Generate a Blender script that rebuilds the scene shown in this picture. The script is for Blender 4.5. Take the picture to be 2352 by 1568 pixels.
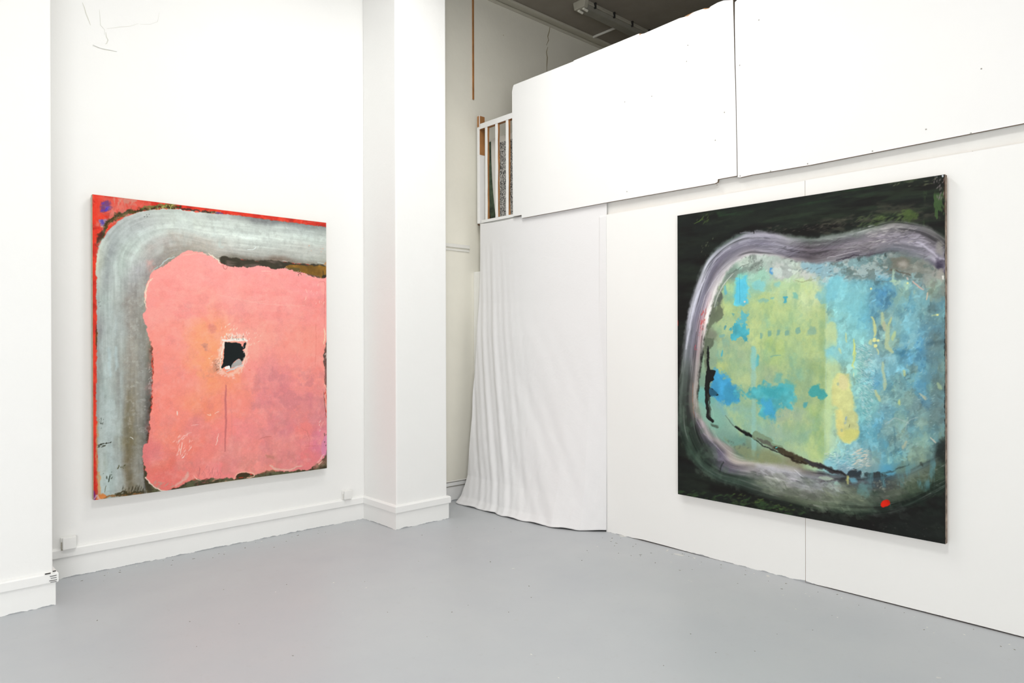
import bpy, bmesh, math, random
import numpy as np
from mathutils import Vector, Matrix

for o in list(bpy.data.objects): bpy.data.objects.remove(o, do_unlink=True)
S = bpy.context.scene
COL = S.collection

# ---------------------------------------------------------------- camera
cam = bpy.data.cameras.new('camera'); camera = bpy.data.objects.new('camera', cam); COL.objects.link(camera)
cam.sensor_width = 36.0; cam.lens = 1611.02/2352*36.0; cam.clip_start = .05; cam.clip_end = 100
right = Vector((0.7341622, -0.67896957, -0.00248708)); up = Vector((0.00343751, 0.000054, 0.9999941)); fwd = right.cross(up)*-1
M = Matrix((right, up, -(up.cross(right)))).transposed().to_4x4(); M.translation = (0, 0, 1.5)
camera.matrix_world = M
S.camera = camera

# ---------------------------------------------------------------- light and exposure
S.view_settings.view_transform = 'Standard'; S.view_settings.look = 'None'
S.view_settings.gamma = 1.0; S.view_settings.use_curve_mapping = False
S.view_settings.exposure = 0.03
w = bpy.data.worlds.new('world'); S.world = w; w.use_nodes = True
w.node_tree.nodes['Background'].inputs[0].default_value = (.75, .85, 1, 1)
w.node_tree.nodes['Background'].inputs[1].default_value = .05
def area(name, loc, target, sx, sy, power, color):
    l = bpy.data.lights.new(name, 'AREA'); l.shape = 'RECTANGLE'; l.size = sx; l.size_y = sy; l.energy = power; l.color = color
    o = bpy.data.objects.new(name, l); COL.objects.link(o); o.location = loc
    o.rotation_euler = (Vector(target)-Vector(loc)).to_track_quat('-Z', 'Y').to_euler(); return o
area('ceiling_strip_light', (1.2, 1.4, 4.74), (1.2, 1.4, 0), .9, .3, 72, (1, .99, .965))
area('ceiling_fill_rear', (2.6, 3.4, 4.74), (2.6, 3.4, 0), 1.3, .45, 50, (1, .985, .95))  # added fill, no fixture seen; lifts the far corner and passage
area('window_fill_south', (-1.8, -3.1, 1.3), (-1.8, 5, 1.3), 2.4, 2.4, 190, (1, .995, .99))  # unseen window behind the camera, powered as fill to even the walls
area('fill_light_west', (-3.1, 2.9, 1.3), (4, 2.9, 1.3), 2.4, 2.4, 23, (1, .995, .99))  # added fill with no window seen there, brightens the right wall

# ---------------------------------------------------------------- helpers
def lin(c, k=1.0):
    c = np.asarray(c, float)/255.; return np.where(c <= .04045, c/12.92, ((c+.055)/1.055)**2.4)*k
def rgba(c): return tuple(float(x) for x in c[:3])+(1.,)
class NT:
    def __init__(s, m): s.t = m.node_tree; s.b = s.t.nodes['Principled BSDF']
    def n(s, t, **k):
        x = s.t.nodes.new(t)
        for a, v in k.items():
            if a[0] == '_': setattr(x, a[1:], v)
            else: x.inputs[a.replace('__', ' ')].default_value = v
        return x
    def l(s, a, b): s.t.links.new(a, b)
def material(name, c, rough=.6, bump=0, bscale=30, mottle=0, mscale=3, c2=None, spec=.5, base_grime=None, bdist=.002):
    m = bpy.data.materials.new(name); m.use_nodes = True; k = NT(m); k.b.inputs['Roughness'].default_value = rough
    k.b.inputs['Specular IOR Level'].default_value = spec; k.b.inputs['Base Color'].default_value = rgba(c)
    tc = k.n('ShaderNodeTexCoord'); src = None
    if mottle:
        nz = k.n('ShaderNodeTexNoise', Scale=mscale, Detail=6., Roughness=.6); k.l(tc.outputs['Object'], nz.inputs['Vector'])
        r = k.n('ShaderNodeMapRange'); r.inputs['From Min'].default_value = .3; r.inputs['From Max'].default_value = .7
        k.l(nz.outputs['Fac'], r.inputs['Value']); mx = k.n('ShaderNodeMix', _data_type='RGBA')
        mx.inputs['A'].default_value = rgba(c); mx.inputs['B'].default_value = rgba(c2 if c2 is not None else [v*(1-mottle) for v in c])
        k.l(r.outputs['Result'], mx.inputs['Factor']); src = mx.outputs['Result']
    if base_grime is not None:                # floor paint lapped a few millimetres up the foot of the board
        sx = k.n('ShaderNodeSeparateXYZ'); k.l(tc.outputs['Object'], sx.inputs[0])
        nz = k.n('ShaderNodeTexNoise', Scale=9., Detail=7., Roughness=.65); k.l(tc.outputs['Object'], nz.inputs['Vector'])
        a = k.n('ShaderNodeMath', _operation='MULTIPLY_ADD'); a.inputs[1].default_value = .045; a.inputs[2].default_value = -.019
        k.l(nz.outputs['Fac'], a.inputs[0]); g = k.n('ShaderNodeMath', _operation='LESS_THAN')
        k.l(sx.outputs['Z'], g.inputs[0]); k.l(a.outputs[0], g.inputs[1]); mx = k.n('ShaderNodeMix', _data_type='RGBA')
        mx.inputs['A'].default_value = rgba(c); mx.inputs['B'].default_value = rgba(base_grime)
        if src: k.l(src, mx.inputs['A'])
        k.l(g.outputs[0], mx.inputs['Factor']); src = mx.outputs['Result']
    if src: k.l(src, k.b.inputs['Base Color'])
    if bump:
        nz = k.n('ShaderNodeTexNoise', Scale=bscale, Detail=5., Roughness=.6); k.l(tc.outputs['Object'], nz.inputs['Vector'])
        bp = k.n('ShaderNodeBump', Strength=bump, Distance=bdist); k.l(nz.outputs['Fac'], bp.inputs['Height']); k.l(bp.outputs[0], k.b.inputs['Normal'])
    return m
def mesh_obj(name, verts, faces, mats, parent=None, fm=None, smooth=False):
    me = bpy.data.meshes.new(name); me.from_pydata([tuple(map(float, v)) for v in verts], [], faces)
    for m in (mats if isinstance(mats, (list, tuple)) else [mats]): me.materials.append(m)
    if fm: me.polygons.foreach_set('material_index', fm)
    if smooth: me.polygons.foreach_set('use_smooth', [True]*len(faces))
    me.validate(); me.update()
    o = bpy.data.objects.new(name, me); COL.objects.link(o)
    if parent: o.parent = parent
    return o
class MB:
    def __init__(s): s.v = []; s.f = []; s.m = []
    def box(s, x0, x1, y0, y1, z0, z1, m=0, faces=None):
        b = len(s.v); s.v += [(x, y, z) for x in (x0, x1) for y in (y0, y1) for z in (z0, z1)]
        F = [(0, 1, 3, 2), (4, 6, 7, 5), (0, 4, 5, 1), (2, 3, 7, 6), (0, 2, 6, 4), (1, 5, 7, 3)]   # -x +x -y +y -z +z
        for i, q in enumerate(F): s.f.append(tuple(b+k for k in q)); s.m.append((faces or {}).get(i, m))
        return s
    def prism(s, pts, axis, a0, a1, m=0, side=None):
        """polygon in the two other axes, extruded along axis"""
        b = len(s.v); n = len(pts)
        def P(p, a): return {'X': (a, p[0], p[1]), 'Y': (p[0], a, p[1]), 'Z': (p[0], p[1], a)}[axis]
        s.v += [P(p, a0) for p in pts]+[P(p, a1) for p in pts]
        s.f.append(tuple(b+i for i in range(n))); s.m.append(m)
        s.f.append(tuple(b+n+i for i in reversed(range(n)))); s.m.append(m)
        for i in range(n):
            j = (i+1) % n; s.f.append((b+j, b+i, b+n+i, b+n+j)); s.m.append(m if side is None else side)
        return s
    def tube(s, p0, p1, r, n=10, m=0, r1=None):
        p0, p1 = Vector(p0), Vector(p1); d = (p1-p0).normalized(); a = d.orthogonal().normalized(); c = d.cross(a); b = len(s.v)
        for p, rr in ((p0, r), (p1, r if r1 is None else r1)):
            for i in range(n):
                t = 2*math.pi*i/n; s.v.append(tuple(p+(a*math.cos(t)+c*math.sin(t))*rr))
        s.f.append(tuple(b+i for i in reversed(range(n)))); s.f.append(tuple(b+n+i for i in range(n))); s.m += [m, m]
        for i in range(n):
            j = (i+1) % n; s.f.append((b+i, b+j, b+n+j, b+n+i)); s.m.append(m)
        return s
    def build(s, name, mats, parent=None, bevel=0, seg=2, smooth=False):
        o = mesh_obj(name, s.v, s.f, mats, parent, s.m, smooth)
        bm = bmesh.new(); bm.from_mesh(o.data); bmesh.ops.recalc_face_normals(bm, faces=bm.faces)
        if bevel: bmesh.ops.bevel(bm, geom=bm.edges[:], offset=bevel, segments=seg, affect='EDGES', profile=.5, clamp_overlap=True)
        bm.to_mesh(o.data); bm.free(); return o
def tag(o, label, cat, group=None, kind=None):
    if label: o['label'] = label
    if cat: o['category'] = cat
    if group: o['group'] = group
    if kind: o['kind'] = kind
    return o
def struct(o): o['kind'] = 'structure'; return o
def empty(name, loc):
    o = bpy.data.objects.new(name, None); COL.objects.link(o); o.location = loc; o.empty_display_size = .1; return o
def rel(mb, loc):
    mb.v = [(x-loc[0], y-loc[1], z-loc[2]) for x, y, z in mb.v]; return mb
def part(mb, name, mats, parent, **k): return rel(mb, parent.location).build(name, mats, parent, **k)

WHITE = (.86, .86, .845)
FLOORC = lin((186, 189, 192))
M_wall = material('white_wall_paint', WHITE, .62, .25, 14, .02, 1.3, bdist=.006)
M_pier = material('white_pier_paint', WHITE, .62, .35, 9, .02, 1.3, bdist=.008)
M_base = material('white_skirting_paint', WHITE, .5, .4, 12, .02, 3, base_grime=FLOORC*.75, bdist=.004)
M_board = material('white_painted_board', (.86, .86, .85), .55, .12, 40, .012, 2, bdist=.002)
M_boardlow = material('white_wall_board', (.865, .865, .845), .55, .12, 40, .012, 2, base_grime=FLOORC*.8, bdist=.002)
M_raw = material('raw_timber_edge', (.50, .27, .12), .7, .2, 60, .4, 12)
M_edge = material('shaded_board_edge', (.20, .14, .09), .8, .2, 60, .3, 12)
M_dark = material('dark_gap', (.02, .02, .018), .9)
M_trim = material('cream_trim_paint', (.80, .79, .74), .55, .1, 30, .03, 4)
M_wood = material('orange_brown_timber', (.46, .21, .07), .55, .2, 40, .35, 9)
M_beam = material('white_beam_paint', (.85, .85, .82), .55, .3, 20, .04, 6, bdist=.004)
M_mez = material('dingy_upper_wall_paint', (.60, .575, .48), .8, .3, 20, .08, 2)
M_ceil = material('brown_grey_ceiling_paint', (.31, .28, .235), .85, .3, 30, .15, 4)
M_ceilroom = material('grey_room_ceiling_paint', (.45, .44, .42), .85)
M_crack = material('plaster_crack', (.42, .41, .37), .9)
M_crackbrown = material('stained_plaster_crack', (.36, .31, .20), .9)
M_plastic = material('white_plastic', (.82, .82, .80), .4, .1, 80)
M_grime = material('grime_line', (.22, .21, .17), .9)

# ---------------------------------------------------------------- floor
def floor_material():
    m = material('grey_floor_paint', FLOORC, .42, .12, 6, .0, 3, bdist=.003); k = NT(m)
    tc = k.n('ShaderNodeTexCoord'); cur = rgba(FLOORC); src = None
    for sc, lo, hi, c, amt in ((1.1, .35, .7, lin((176, 180, 186)), .55), (.8, .45, .75, lin((182, 187, 190)), .5), (22, .60, .74, lin((172, 173, 172)), .35), (140, .70, .76, lin((140, 140, 138)), .35)):
        nz = k.n('ShaderNodeTexNoise', Scale=float(sc), Detail=6., Roughness=.62); k.l(tc.outputs['Object'], nz.inputs['Vector'])
        r = k.n('ShaderNodeMapRange'); r.inputs['From Min'].default_value = lo; r.inputs['From Max'].default_value = hi; r.inputs['To Max'].default_value = amt
        k.l(nz.outputs['Fac'], r.inputs['Value']); mx = k.n('ShaderNodeMix', _data_type='RGBA'); mx.inputs['A'].default_value = cur
        if src: k.l(src, mx.inputs['A'])
        mx.inputs['B'].default_value = rgba(c); k.l(r.outputs['Result'], mx.inputs['Factor']); src = mx.outputs['Result']
    k.l(src, k.b.inputs['Base Color'])
    nz = k.n('ShaderNodeTexNoise', Scale=2.2, Detail=4.); k.l(tc.outputs['Object'], nz.inputs['Vector'])
    r = k.n('ShaderNodeMapRange'); r.inputs['To Min'].default_value = .30; r.inputs['To Max'].default_value = .52
    k.l(nz.outputs['Fac'], r.inputs['Value']); k.l(r.outputs['Result'], k.b.inputs['Roughness'])
    return m
M_floor = floor_material()
floor = struct(MB().box(-3.2, 8, -3.2, 5.4, -.12, 0).build('floor', M_floor))
def scatter_specks():
    r = random.Random(4); mb = MB()
    for i in range(150):
        if i < 60:   y = r.uniform(.8, 3.5); x = 4.24-abs(r.gauss(0, .16))-.02
        elif i < 95: x = r.uniform(.95, 3.0); y = 5.14-abs(r.gauss(0, .10))-.01
        else:        x = r.uniform(.9, 4.1); y = r.uniform(1.6, 4.6)
        if x > 4.22 or (y > 4.66 and (x < .84 or x > 3.04)): continue
        n = r.randint(4, 6); s = r.uniform(.0015, .0042); a0 = r.uniform(0, 6.28); el = r.uniform(1, 2.4); c, sn = math.cos(a0), math.sin(a0)
        P = []
        for q in range(n):
            t = 6.283*q/n; px, py = math.cos(t)*s*el*r.uniform(.6, 1.3), math.sin(t)*s*r.uniform(.6, 1.3)
            P.append((x+px*c-py*sn, y+px*sn+py*c))
        mb.prism(P, 'Z', .0, .0012, 0 if r.random() < .7 else 1)
    return mb
specks = scatter_specks().build('floor_paint_chips', [M_grime, M_trim], floor); specks['kind'] = 'stuff'
scuffs = MB()
for P in ([(4.2061, 2.9242), (4.2239, 2.9217), (4.176, 2.8959), (4.167, 2.9044)], [(4.1686, 2.8473), (4.1826, 2.8066), (4.1753, 2.7592), (4.1537, 2.766), (4.1521, 2.8217)], [(4.1895, 2.7057), (4.1901, 2.6786), (4.1609, 2.6667)],
          [(4.2143, 2.1788), (4.2186, 2.1634), (4.1937, 2.142), (4.1854, 2.1609)], [(4.253, 3.4021), (4.2726, 3.3671), (4.2541, 3.3193), (4.2298, 3.3584)], [(3.4904, 1.0075), (3.4982, 0.9892), (3.4879, 0.988), (3.4783, 1.0024)], [(3.4151, 3.9662), (3.4246, 3.9573), (3.4051, 3.9447)]):
    scuffs.prism(P, 'Z', 0, .001)
scuffs.build('floor_scuff', material('floor_scuff_white', (.62, .62, .60), .6), floor)

# ---------------------------------------------------------------- left wall: alcove between two piers
YA, YP = 5.188, 4.700
X0, X1, X2 = .786, 3.095, 3.597
wall_left = struct(MB().box(-3.2, X2-.02, YA, 5.4, 0, 4.87).build('wall_left', M_wall))
wall_pass = struct(MB().box(X2-.02, 8, YA, 5.4, 0, 4.87).build('wall_left_passage', material('cream_passage_paint', (.86, .835, .735), .7, .3, 14, .05, 2.2, bdist=.006)))
pier = struct(MB().box(-3.2, X0, YP, YA, 0, 4.87).build('wall_left_pier', M_pier, bevel=.006))
pil = struct(MB().box(X1, X2, YP, YA, 0, 4.87).build('wall_left_pilaster', M_pier, bevel=.010, seg=3))
def skirting(path, name, zl=.133, zt=.190, d0=.012, d1=.024, lip=True):
    """path: plan polyline (room side on the right hand); each run is a profile sweep with mitred corners"""
    N = len(path); prof = [(0, 0), (d0, 0), (d0, zl-.004), (d0-.004, zl), (d1-.002, zl), (d1, zl+.004), (d1, zt-.008), (d1-.007, zt), (0, zt+.004)]
    vs = []; fs = []
    for i, p in enumerate(path):
        p = Vector(p); a = (p-Vector(path[i-1])).normalized() if i else None; b = (Vector(path[i+1])-p).normalized() if i < N-1 else None
        na = Vector((a.y, -a.x)) if a else None; nb = Vector((b.y, -b.x)) if b else None
        if na is None: off = nb
        elif nb is None: off = na
        else: s = na+nb; off = s/max(s.dot(na), .2)
        for d, z in prof: vs.append((p.x+off.x*d, p.y+off.y*d, z))
    K = len(prof)
    for i in range(N-1):
        for k in range(K):
            q = (k+1) % K; fs.append((i*K+k, i*K+q, (i+1)*K+q, (i+1)*K+k))
    fs.append(tuple(range(K))); fs.append(tuple(reversed(range((N-1)*K, N*K))))
    o = mesh_obj(name, vs, fs, M_base); bm = bmesh.new(); bm.from_mesh(o.data); bmesh.ops.recalc_face_normals(bm, faces=bm.faces); bm.to_mesh(o.data); bm.free()
    return struct(o)
skirting([(-3.2, YP), (X0, YP), (X0, YA-.001)], 'baseboard_left_pier')
skirting([(X0, YA), (X1, YA), (X1, YP), (X2, YP), (X2, YA)], 'baseboard_left')
skirting([(X2+.002, YA), (7.9, YA)], 'baseboard_left_passage', .138, .180, .010, .012)
# open cracks at the broken corner of the pier skirting
cr = MB()
for x0, x1, z, t in ((.745, .772, .190, .0022), (.782, .797, .197, .0022), (.768, .800, .172, .0014), (.772, .800, .160, .0012), (.765, .802, .147, .0014), (.770, .800, .138, .001)):
    cr.box(x0, x1, YP-.0262, YP-.02, z-t, z+t)
cr.build('corner_crack', M_dark, pier)
gap = MB(); gap.box(X2+.02, 7.8, YA-.0145, YA-.008, .176, .180); gap.box(X2+.02, 7.8, YA-.0145, YA-.008, .134, .139)
gap.build('skirting_gap', M_grime, wall_pass)
# picture rail mouldings in the passage
t1 = MB(); t1.box(X2, 4.24, YA-.016, YA, 2.365, 2.398); t1.box(X2, 4.24, YA-.010, YA, 2.335, 2.352); struct(t1.build('trim_1', M_trim, bevel=.002))
# cornice where the upper wall meets the ceiling
t2 = MB(); t2.box(X2, 7.9, YA-.012, YA, 4.812, 4.842); t2.box(X2, 7.9, YA-.085, YA, 4.846, 4.87); struct(t2.build('trim_2', M_mez, bevel=.004))

def ribbon(pts, w, axis, a, mb, t=.0012):
    """hairline that tapers at both ends, standing proud of a wall plane"""
    P = [Vector((p[0], p[1])) for p in pts]; L = []; R = []
    for i, p in enumerate(P):
        d = (P[min(i+1, len(P)-1)]-P[max(i-1, 0)]).normalized(); n = Vector((-d.y, d.x)); u = i/(len(P)-1)
        h = w*.5*(.25+.75*math.sin(math.pi*min(max(u, .05), .95))); L.append(tuple(p+n*h)); R.append(tuple(p-n*h))
    for i in range(len(P)-1): mb.prism([L[i], L[i+1], R[i+1], R[i]], axis, a, a-t)
ck = MB()
for px, w in (([(1.0412, 3.6745), (1.0533, 3.6447), (1.0606, 3.6134), (1.0751, 3.5758), (1.0874, 3.543)], .006), ([(1.1375, 3.6603), (1.1423, 3.605), (1.1447, 3.5603), (1.1673, 3.5386), (1.1672, 3.5044)], .0025), ([(1.1748, 3.5237), (1.1773, 3.4959), (1.1874, 3.476), (1.1796, 3.4509), (1.172, 3.4459)], .006), ([(1.18, 3.5481), (1.2235, 3.5668), (1.2597, 3.5835), (1.3227, 3.6082), (1.3707, 3.6403)], .002), ([(1.3815, 3.6377), (1.444, 3.6567), (1.4909, 3.6888), (1.5023, 3.7581)], .0015), ([(1.0993, 3.4139), (1.1316, 3.4089), (1.1668, 3.4074), (1.1973, 3.4101), (1.2384, 3.4129)], .004)):
    ribbon(px, w, 'Y', YA, ck)
ck.build('hairline_crack', material('faint_plaster_crack', (.66, .66, .60), .9), wall_left)
ledge = MB(); ledge.prism([(1.0968, 3.4189), (1.1317, 3.4373), (1.1923, 3.4431), (1.2385, 3.4331), (1.241, 3.4136), (1.1922, 3.4116), (1.1417, 3.4089)], 'Y', YA, YA-.005); ledge.build('plaster_ridge', M_wall, wall_left, bevel=.004)
ck2 = MB()
for px, w in (([(5.3631, 4.8536), (5.3496, 4.7757), (5.3229, 4.7035), (5.336, 4.6704), (5.3029, 4.6058)], .012), ([(5.3226, 4.593), (5.3027, 4.5323), (5.3156, 4.4807), (5.3088, 4.3962), (5.3085, 4.3319)], .014), ([(4.6843, 4.5348), (4.696, 4.5295)], .012)): ribbon(px, w, 'Y', YA, ck2)
ck2.build('wall_crack', M_crackbrown, wall_pass)

# ---------------------------------------------------------------- electric boxes
def outlet(x, z, w, h, d, label, dirty):
    e = empty('junction_box', (x, YA, z)); e.rotation_euler = (0, 0, 0)
    tag(e, label, 'electrical box', None)
    part(MB().box(x-w/2, x+w/2, YA-d*.55, YA, z-h/2, z+h/2), 'back_box', M_plastic, e, bevel=.005, seg=2)
    part(MB().box(x-w*.42, x+w*.46, YA-d, YA-d*.55, z-h*.46, z+h*.5), 'cover', M_plastic, e, bevel=.004, seg=2)
    g = MB(); g.box(x-w*.5, x-w*.44, YA-d*.62, YA-d*.5, z-h*.48, z+h*.15)
    if dirty: g.box(x-w*.5, x+w*.4, YA-d*.62, YA-d*.5, z-h*.50, z-h*.455)
    part(g, 'grime_seam', material('dusty_seam', (.40, .38, .31) if dirty else (.66, .65, .61), .9), e)
outlet(.950, .222, .085, .078, .048, 'white plastic junction box by the left pier, dirty seams round its cover', True)
outlet(2.922, .228, .080, .074, .044, 'clean white junction box above the skirting between pink painting and pilaster', False)

# ---------------------------------------------------------------- right wall of painted boards
XR = 4.2595
def yz_board(P, name, mats, x0, x1, parent=None):
    return MB().prism(P, 'X', x0, x1, 0, 1).build(name, mats, parent)
bot = [(3.525, .0), (3.30, .001), (3.18, .009), (3.0, .008), (2.75, .004), (2.5, .001), (2.25, .0), (1.9465, .0)]
struct(yz_board(bot+[(1.9465, 2.476), (3.525, 2.474)], 'wall_right', [M_boardlow, M_raw], XR, XR+.02))
bot2 = [(1.9445, .002), (1.8, .006), (1.4, .007), (1.0, .008), (.7, .006), (.2, .008), (-3.2, .006)]
struct(yz_board(bot2+[(-3.2, 2.478), (1.9445, 2.478)], 'wall_right_board', [M_boardlow, M_raw], XR, XR+.02))
beam = MB().box(4.281, 4.42, -3.2, 5.045, 2.15, 2.596); struct(beam.build('wall_right_beam', M_beam, bevel=.003))
jb = MB(); jb.tube((4.2812, 5.018, 2.17), (4.2795, 5.018, 2.17), .006, 8); jb.build('bolt_head', M_grime, bpy.data.objects['wall_right_beam'])
struct(MB().box(4.30, 4.42, 5.0, YA-.002, 0, 2.15).build('wall_right_jamb', M_beam))
mm = MB()
for P in ([(1.9564, 2.4547), (1.9537, 2.3898)], [(1.0626, 2.4853), (1.0587, 2.4686)], [(0.9833, 2.4762), (0.9796, 2.462)], [(0.9606, 2.4761), (0.9569, 2.4642)]): ribbon(P, .004, 'X', XR-.0005 if P[0][1] < 2.44 else 4.2805, mm)
mm.build('board_seam', M_grime, bpy.data.objects['wall_right'])
# mezzanine: floor slab and its dim enclosure
struct(MB().box(4.42, 8, -3.2, YA, 2.40, 2.60).build('floor_mezzanine', M_mez))
struct(MB().box(4.30, 4.42, -3.2, -1.0, 0, 4.87).build('wall_right_end', M_wall))

# boards screwed over the mezzanine rail
BX = 4.240
SCREW = material('painted_screw', (.34, .33, .30), .6)
def big_board(P, label, screws, chips=()):
    ys = [p[0] for p in P]; e = empty('painted_board', (BX+.009, sum(ys)/len(ys), min(p[1] for p in P)))
    tag(e, label, 'board')
    part(MB().prism(P, 'X', BX, BX+.018, 0, 1), 'panel', [M_board, M_edge], e)
    for c in chips: part(MB().prism(c, 'X', BX-.0008, BX+.006), 'chipped_edge', M_raw, e)
    for y, z in screws: part(MB().tube((BX+.002, y, z), (BX-.0012, y, z), .0042, 8), 'screw', SCREW, e)
big_board([(2.4188, 3.7652), (2.4186, 3.7478), (2.4881, 3.7697), (2.5337, 3.7713), (2.5868, 3.7634), (2.6069, 3.7556), (2.6407, 3.7674), (2.6817, 3.7696), (2.7302, 3.7713), (2.7829, 3.762), (2.8365, 3.7679), (3.1376, 3.7588), (3.1771, 3.7635), (3.1851, 3.7725), (3.5188, 3.7682), (3.8376, 3.7637), (3.8424, 3.758), (4.5537, 3.758), (4.5651, 3.7418), (4.5766, 3.7023), (4.5693, 2.5952), (4.457, 2.5939), (4.4571, 2.5653), (3.5047, 2.5643), (2.556, 2.5562), (2.5362, 2.5618), (2.5328, 2.5803), (2.3927, 2.5795), (2.3985, 2.9933), (2.4088, 3.3701), (2.4147, 3.6024)],
    'white painted board with a chipped top edge, left of the dark vertical gap', [(3.0726, 3.2782), (2.7657, 3.5554), (2.7766, 3.4461), (3.3203, 3.2988), (2.4831, 3.0193), (2.5395, 2.5417), (2.5521, 2.8473), (3.3014, 2.6169)],
    ([(2.7936, 3.7641), (2.7653, 3.759), (2.7372, 3.7676), (2.7093, 3.7671), (2.7302, 3.7698), (2.7582, 3.7688), (2.7865, 3.7662)], [(2.6475, 3.7682), (2.6271, 3.7582), (2.6002, 3.7548), (2.5868, 3.7605), (2.6069, 3.7586), (2.6339, 3.768)], [(3.1851, 3.7692), (3.1771, 3.757), (3.1652, 3.7661)]))
big_board([(2.3877, 2.5686), (2.3695, 2.5641), (2.2894, 2.5673), (1.9068, 2.5603), (0.8318, 2.5698), (0.2834, 2.5805), (0.2832, 4.0555), (2.1856, 3.7479), (2.3798, 3.7426), (2.4056, 3.7288), (2.4065, 3.5996), (2.4028, 3.3683), (2.3941, 2.9922)],
    'white painted board high on the right wall, right of the dark vertical gap', [(2.3713, 3.3017), (2.2363, 3.554), (2.1583, 2.568), (1.9202, 2.5708), (1.5449, 2.5732), (1.0596, 2.5696), (1.2696, 2.6366), (1.0128, 2.8917), (2.3695, 2.5741)])
struct(MB().box(4.2584, 4.2614, 2.37, 2.43, 2.58, 3.74).build('wall_right_gap_shade', M_dark))  # added dark strip hiding the white rail, so the gap reads as shade

# ---------------------------------------------------------------- balustrade
bal = empty('balustrade', (4.28, 4.4, 2.596)); tag(bal, 'timber balustrade, half painted white, at the mezzanine edge beside the upper board', 'railing')
RX0, RX1 = 4.262, 4.300
rail_y = [(4.9761, 4.932), (4.8336, 4.7856), (4.6898, 4.6416)]
part(MB().box(RX0, RX1, 2.45, 5.03, 2.596, 2.622), 'bottom_rail', [M_board, M_wood], bal, bevel=.002)
hr = MB(); hr.box(RX0-.004, RX1+.004, 2.45, 5.05, 3.478, 3.500, 0, {4: 1}); hr.box(RX0+.004, RX1-.004, 2.45, 5.05, 3.500, 3.532, 0)
part(hr, 'handrail', [M_board, M_wood], bal, bevel=.003)
ny0, ny1 = 5.052, 5.090
part(MB().box(RX0, RX1+.030, ny0, ny1, 2.597, 3.24, 0), 'newel_post', [M_board, M_wood], bal, bevel=.003)
part(MB().box(RX0, RX1+.030, ny0, ny1, 3.24, 3.50, 0, {2: 1, 1: 1}), 'newel_post_upper', [M_board, M_wood], bal, bevel=.002)
part(MB().box(RX0, RX1+.030, ny0, ny1, 3.50, 3.612, 1), 'newel_cap', [M_board, M_wood], bal, bevel=.004)
ys = [sum(p)/2 for p in rail_y]; step = (ys[0]-ys[-1])/(len(ys)-1)
for i in range(16):
    y = ys[i] if i < 3 else ys[-1]-step*(i-2)
    m = MB(); m.box(RX0, RX0+.021, y-.0185, y+.0185, 2.622, 3.478, 0, {2: 1, 1: 1, 3: 1})
    o = part(m, 'baluster', [M_board, M_wood], bal)
    bm = bmesh.new(); bm.from_mesh(o.data); bmesh.ops.subdivide_edges(bm, edges=[e for e in bm.edges if abs(e.verts[0].co.z-e.verts[1].co.z) > .5], cuts=10)
    rr = random.Random(i)
    for v in bm.verts:
        if v.co.z > -1 and v.co.y < y-4.4: v.co.y += rr.uniform(-.0025, .003)
    bm.to_mesh(o.data); bm.free()

# things stored behind it
def speckle_material():
    m = material('speckled_print', (.7, .7, .68), .7); k = NT(m); tc = k.n('ShaderNodeTexCoord')
    mp = k.n('ShaderNodeMapping'); mp.inputs['Scale'].default_value = (1, 1, .55); k.l(tc.outputs['Object'], mp.inputs[0])
    nz = k.n('ShaderNodeTexNoise', Scale=95., Detail=3., Roughness=.7, Distortion=1.5); k.l(mp.outputs[0], nz.inputs['Vector'])
    r = k.n('ShaderNodeValToRGB'); r.color_ramp.elements[0].position = .46; r.color_ramp.elements[0].color = (.012, .012, .014, 1)
    r.color_ramp.elements[1].position = .56; r.color_ramp.elements[1].color = (.72, .72, .69, 1)
    k.l(nz.outputs['Fac'], r.inputs[0]); k.l(r.outputs[0], k.b.inputs['Base Color']); return m
M_speck = speckle_material()
fp = empty('framed_print', (4.40, 4.6, 2.60)); tag(fp, 'black and white speckled print in a wide white frame behind the balusters', 'picture')
def fr(u): # bowed left edge of the frame
    return 5.046-.075*(1-u)**2.2
zs = [2.602+(3.412-2.602)*i/14 for i in range(15)]
left = [(fr(i/14), z) for i, z in enumerate(zs)]
part(MB().prism(left+[(4.30, 3.412), (4.30, 2.602)], 'X', 4.402, 4.424), 'frame', M_trim, fp)
part(MB().box(4.398, 4.402, 4.35, 4.917, 2.66, 3.353), 'print', M_speck, fp)
dc = MB(); dc.box(4.434, 4.454, 4.6, 5.150, 2.602, 3.405)
tag(dc.build('dark_canvas', material('black_green_canvas', (.03, .04, .03), .8, 0, 1, .6, 14, lin((90, 110, 84)))), 'thin black and green canvas seen in the slit left of the speckled print', 'canvas')
bx = MB(); bx.box(4.345, 4.400, 5.055, 5.182, 2.602, 2.700)
tag(bx.build('wooden_box', material('dark_brown_box', (.16, .08, .035), .7, 0, 1, .4, 20), bevel=.003), 'dark brown wooden box on the mezzanine floor behind the first balusters', 'box')
# thin timber strip running up the wall
st = MB(); st.box(4.286, 4.303, YA-.012, YA, 3.80, 4.80, 0)
tag(st.build('timber_strip', M_wood, bevel=.002), 'thin orange-brown timber strip running up the wall above the newel post', 'batten')

# ---------------------------------------------------------------- ceilings and the unseen rest of the shell
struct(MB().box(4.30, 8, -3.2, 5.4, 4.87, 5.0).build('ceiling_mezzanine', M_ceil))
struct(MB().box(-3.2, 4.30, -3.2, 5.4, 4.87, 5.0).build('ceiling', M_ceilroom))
struct(MB().box(-3.35, -3.2, -3.35, 5.4, 0, 5.0).build('wall_back', M_wall))
struct(MB().box(-3.2, 8, -3.35, -3.2, 0, 5.0).build('wall_front', M_wall))
struct(MB().box(8, 8.15, -3.35, 5.4, 0, 5.0).build('wall_far', M_mez))

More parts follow.
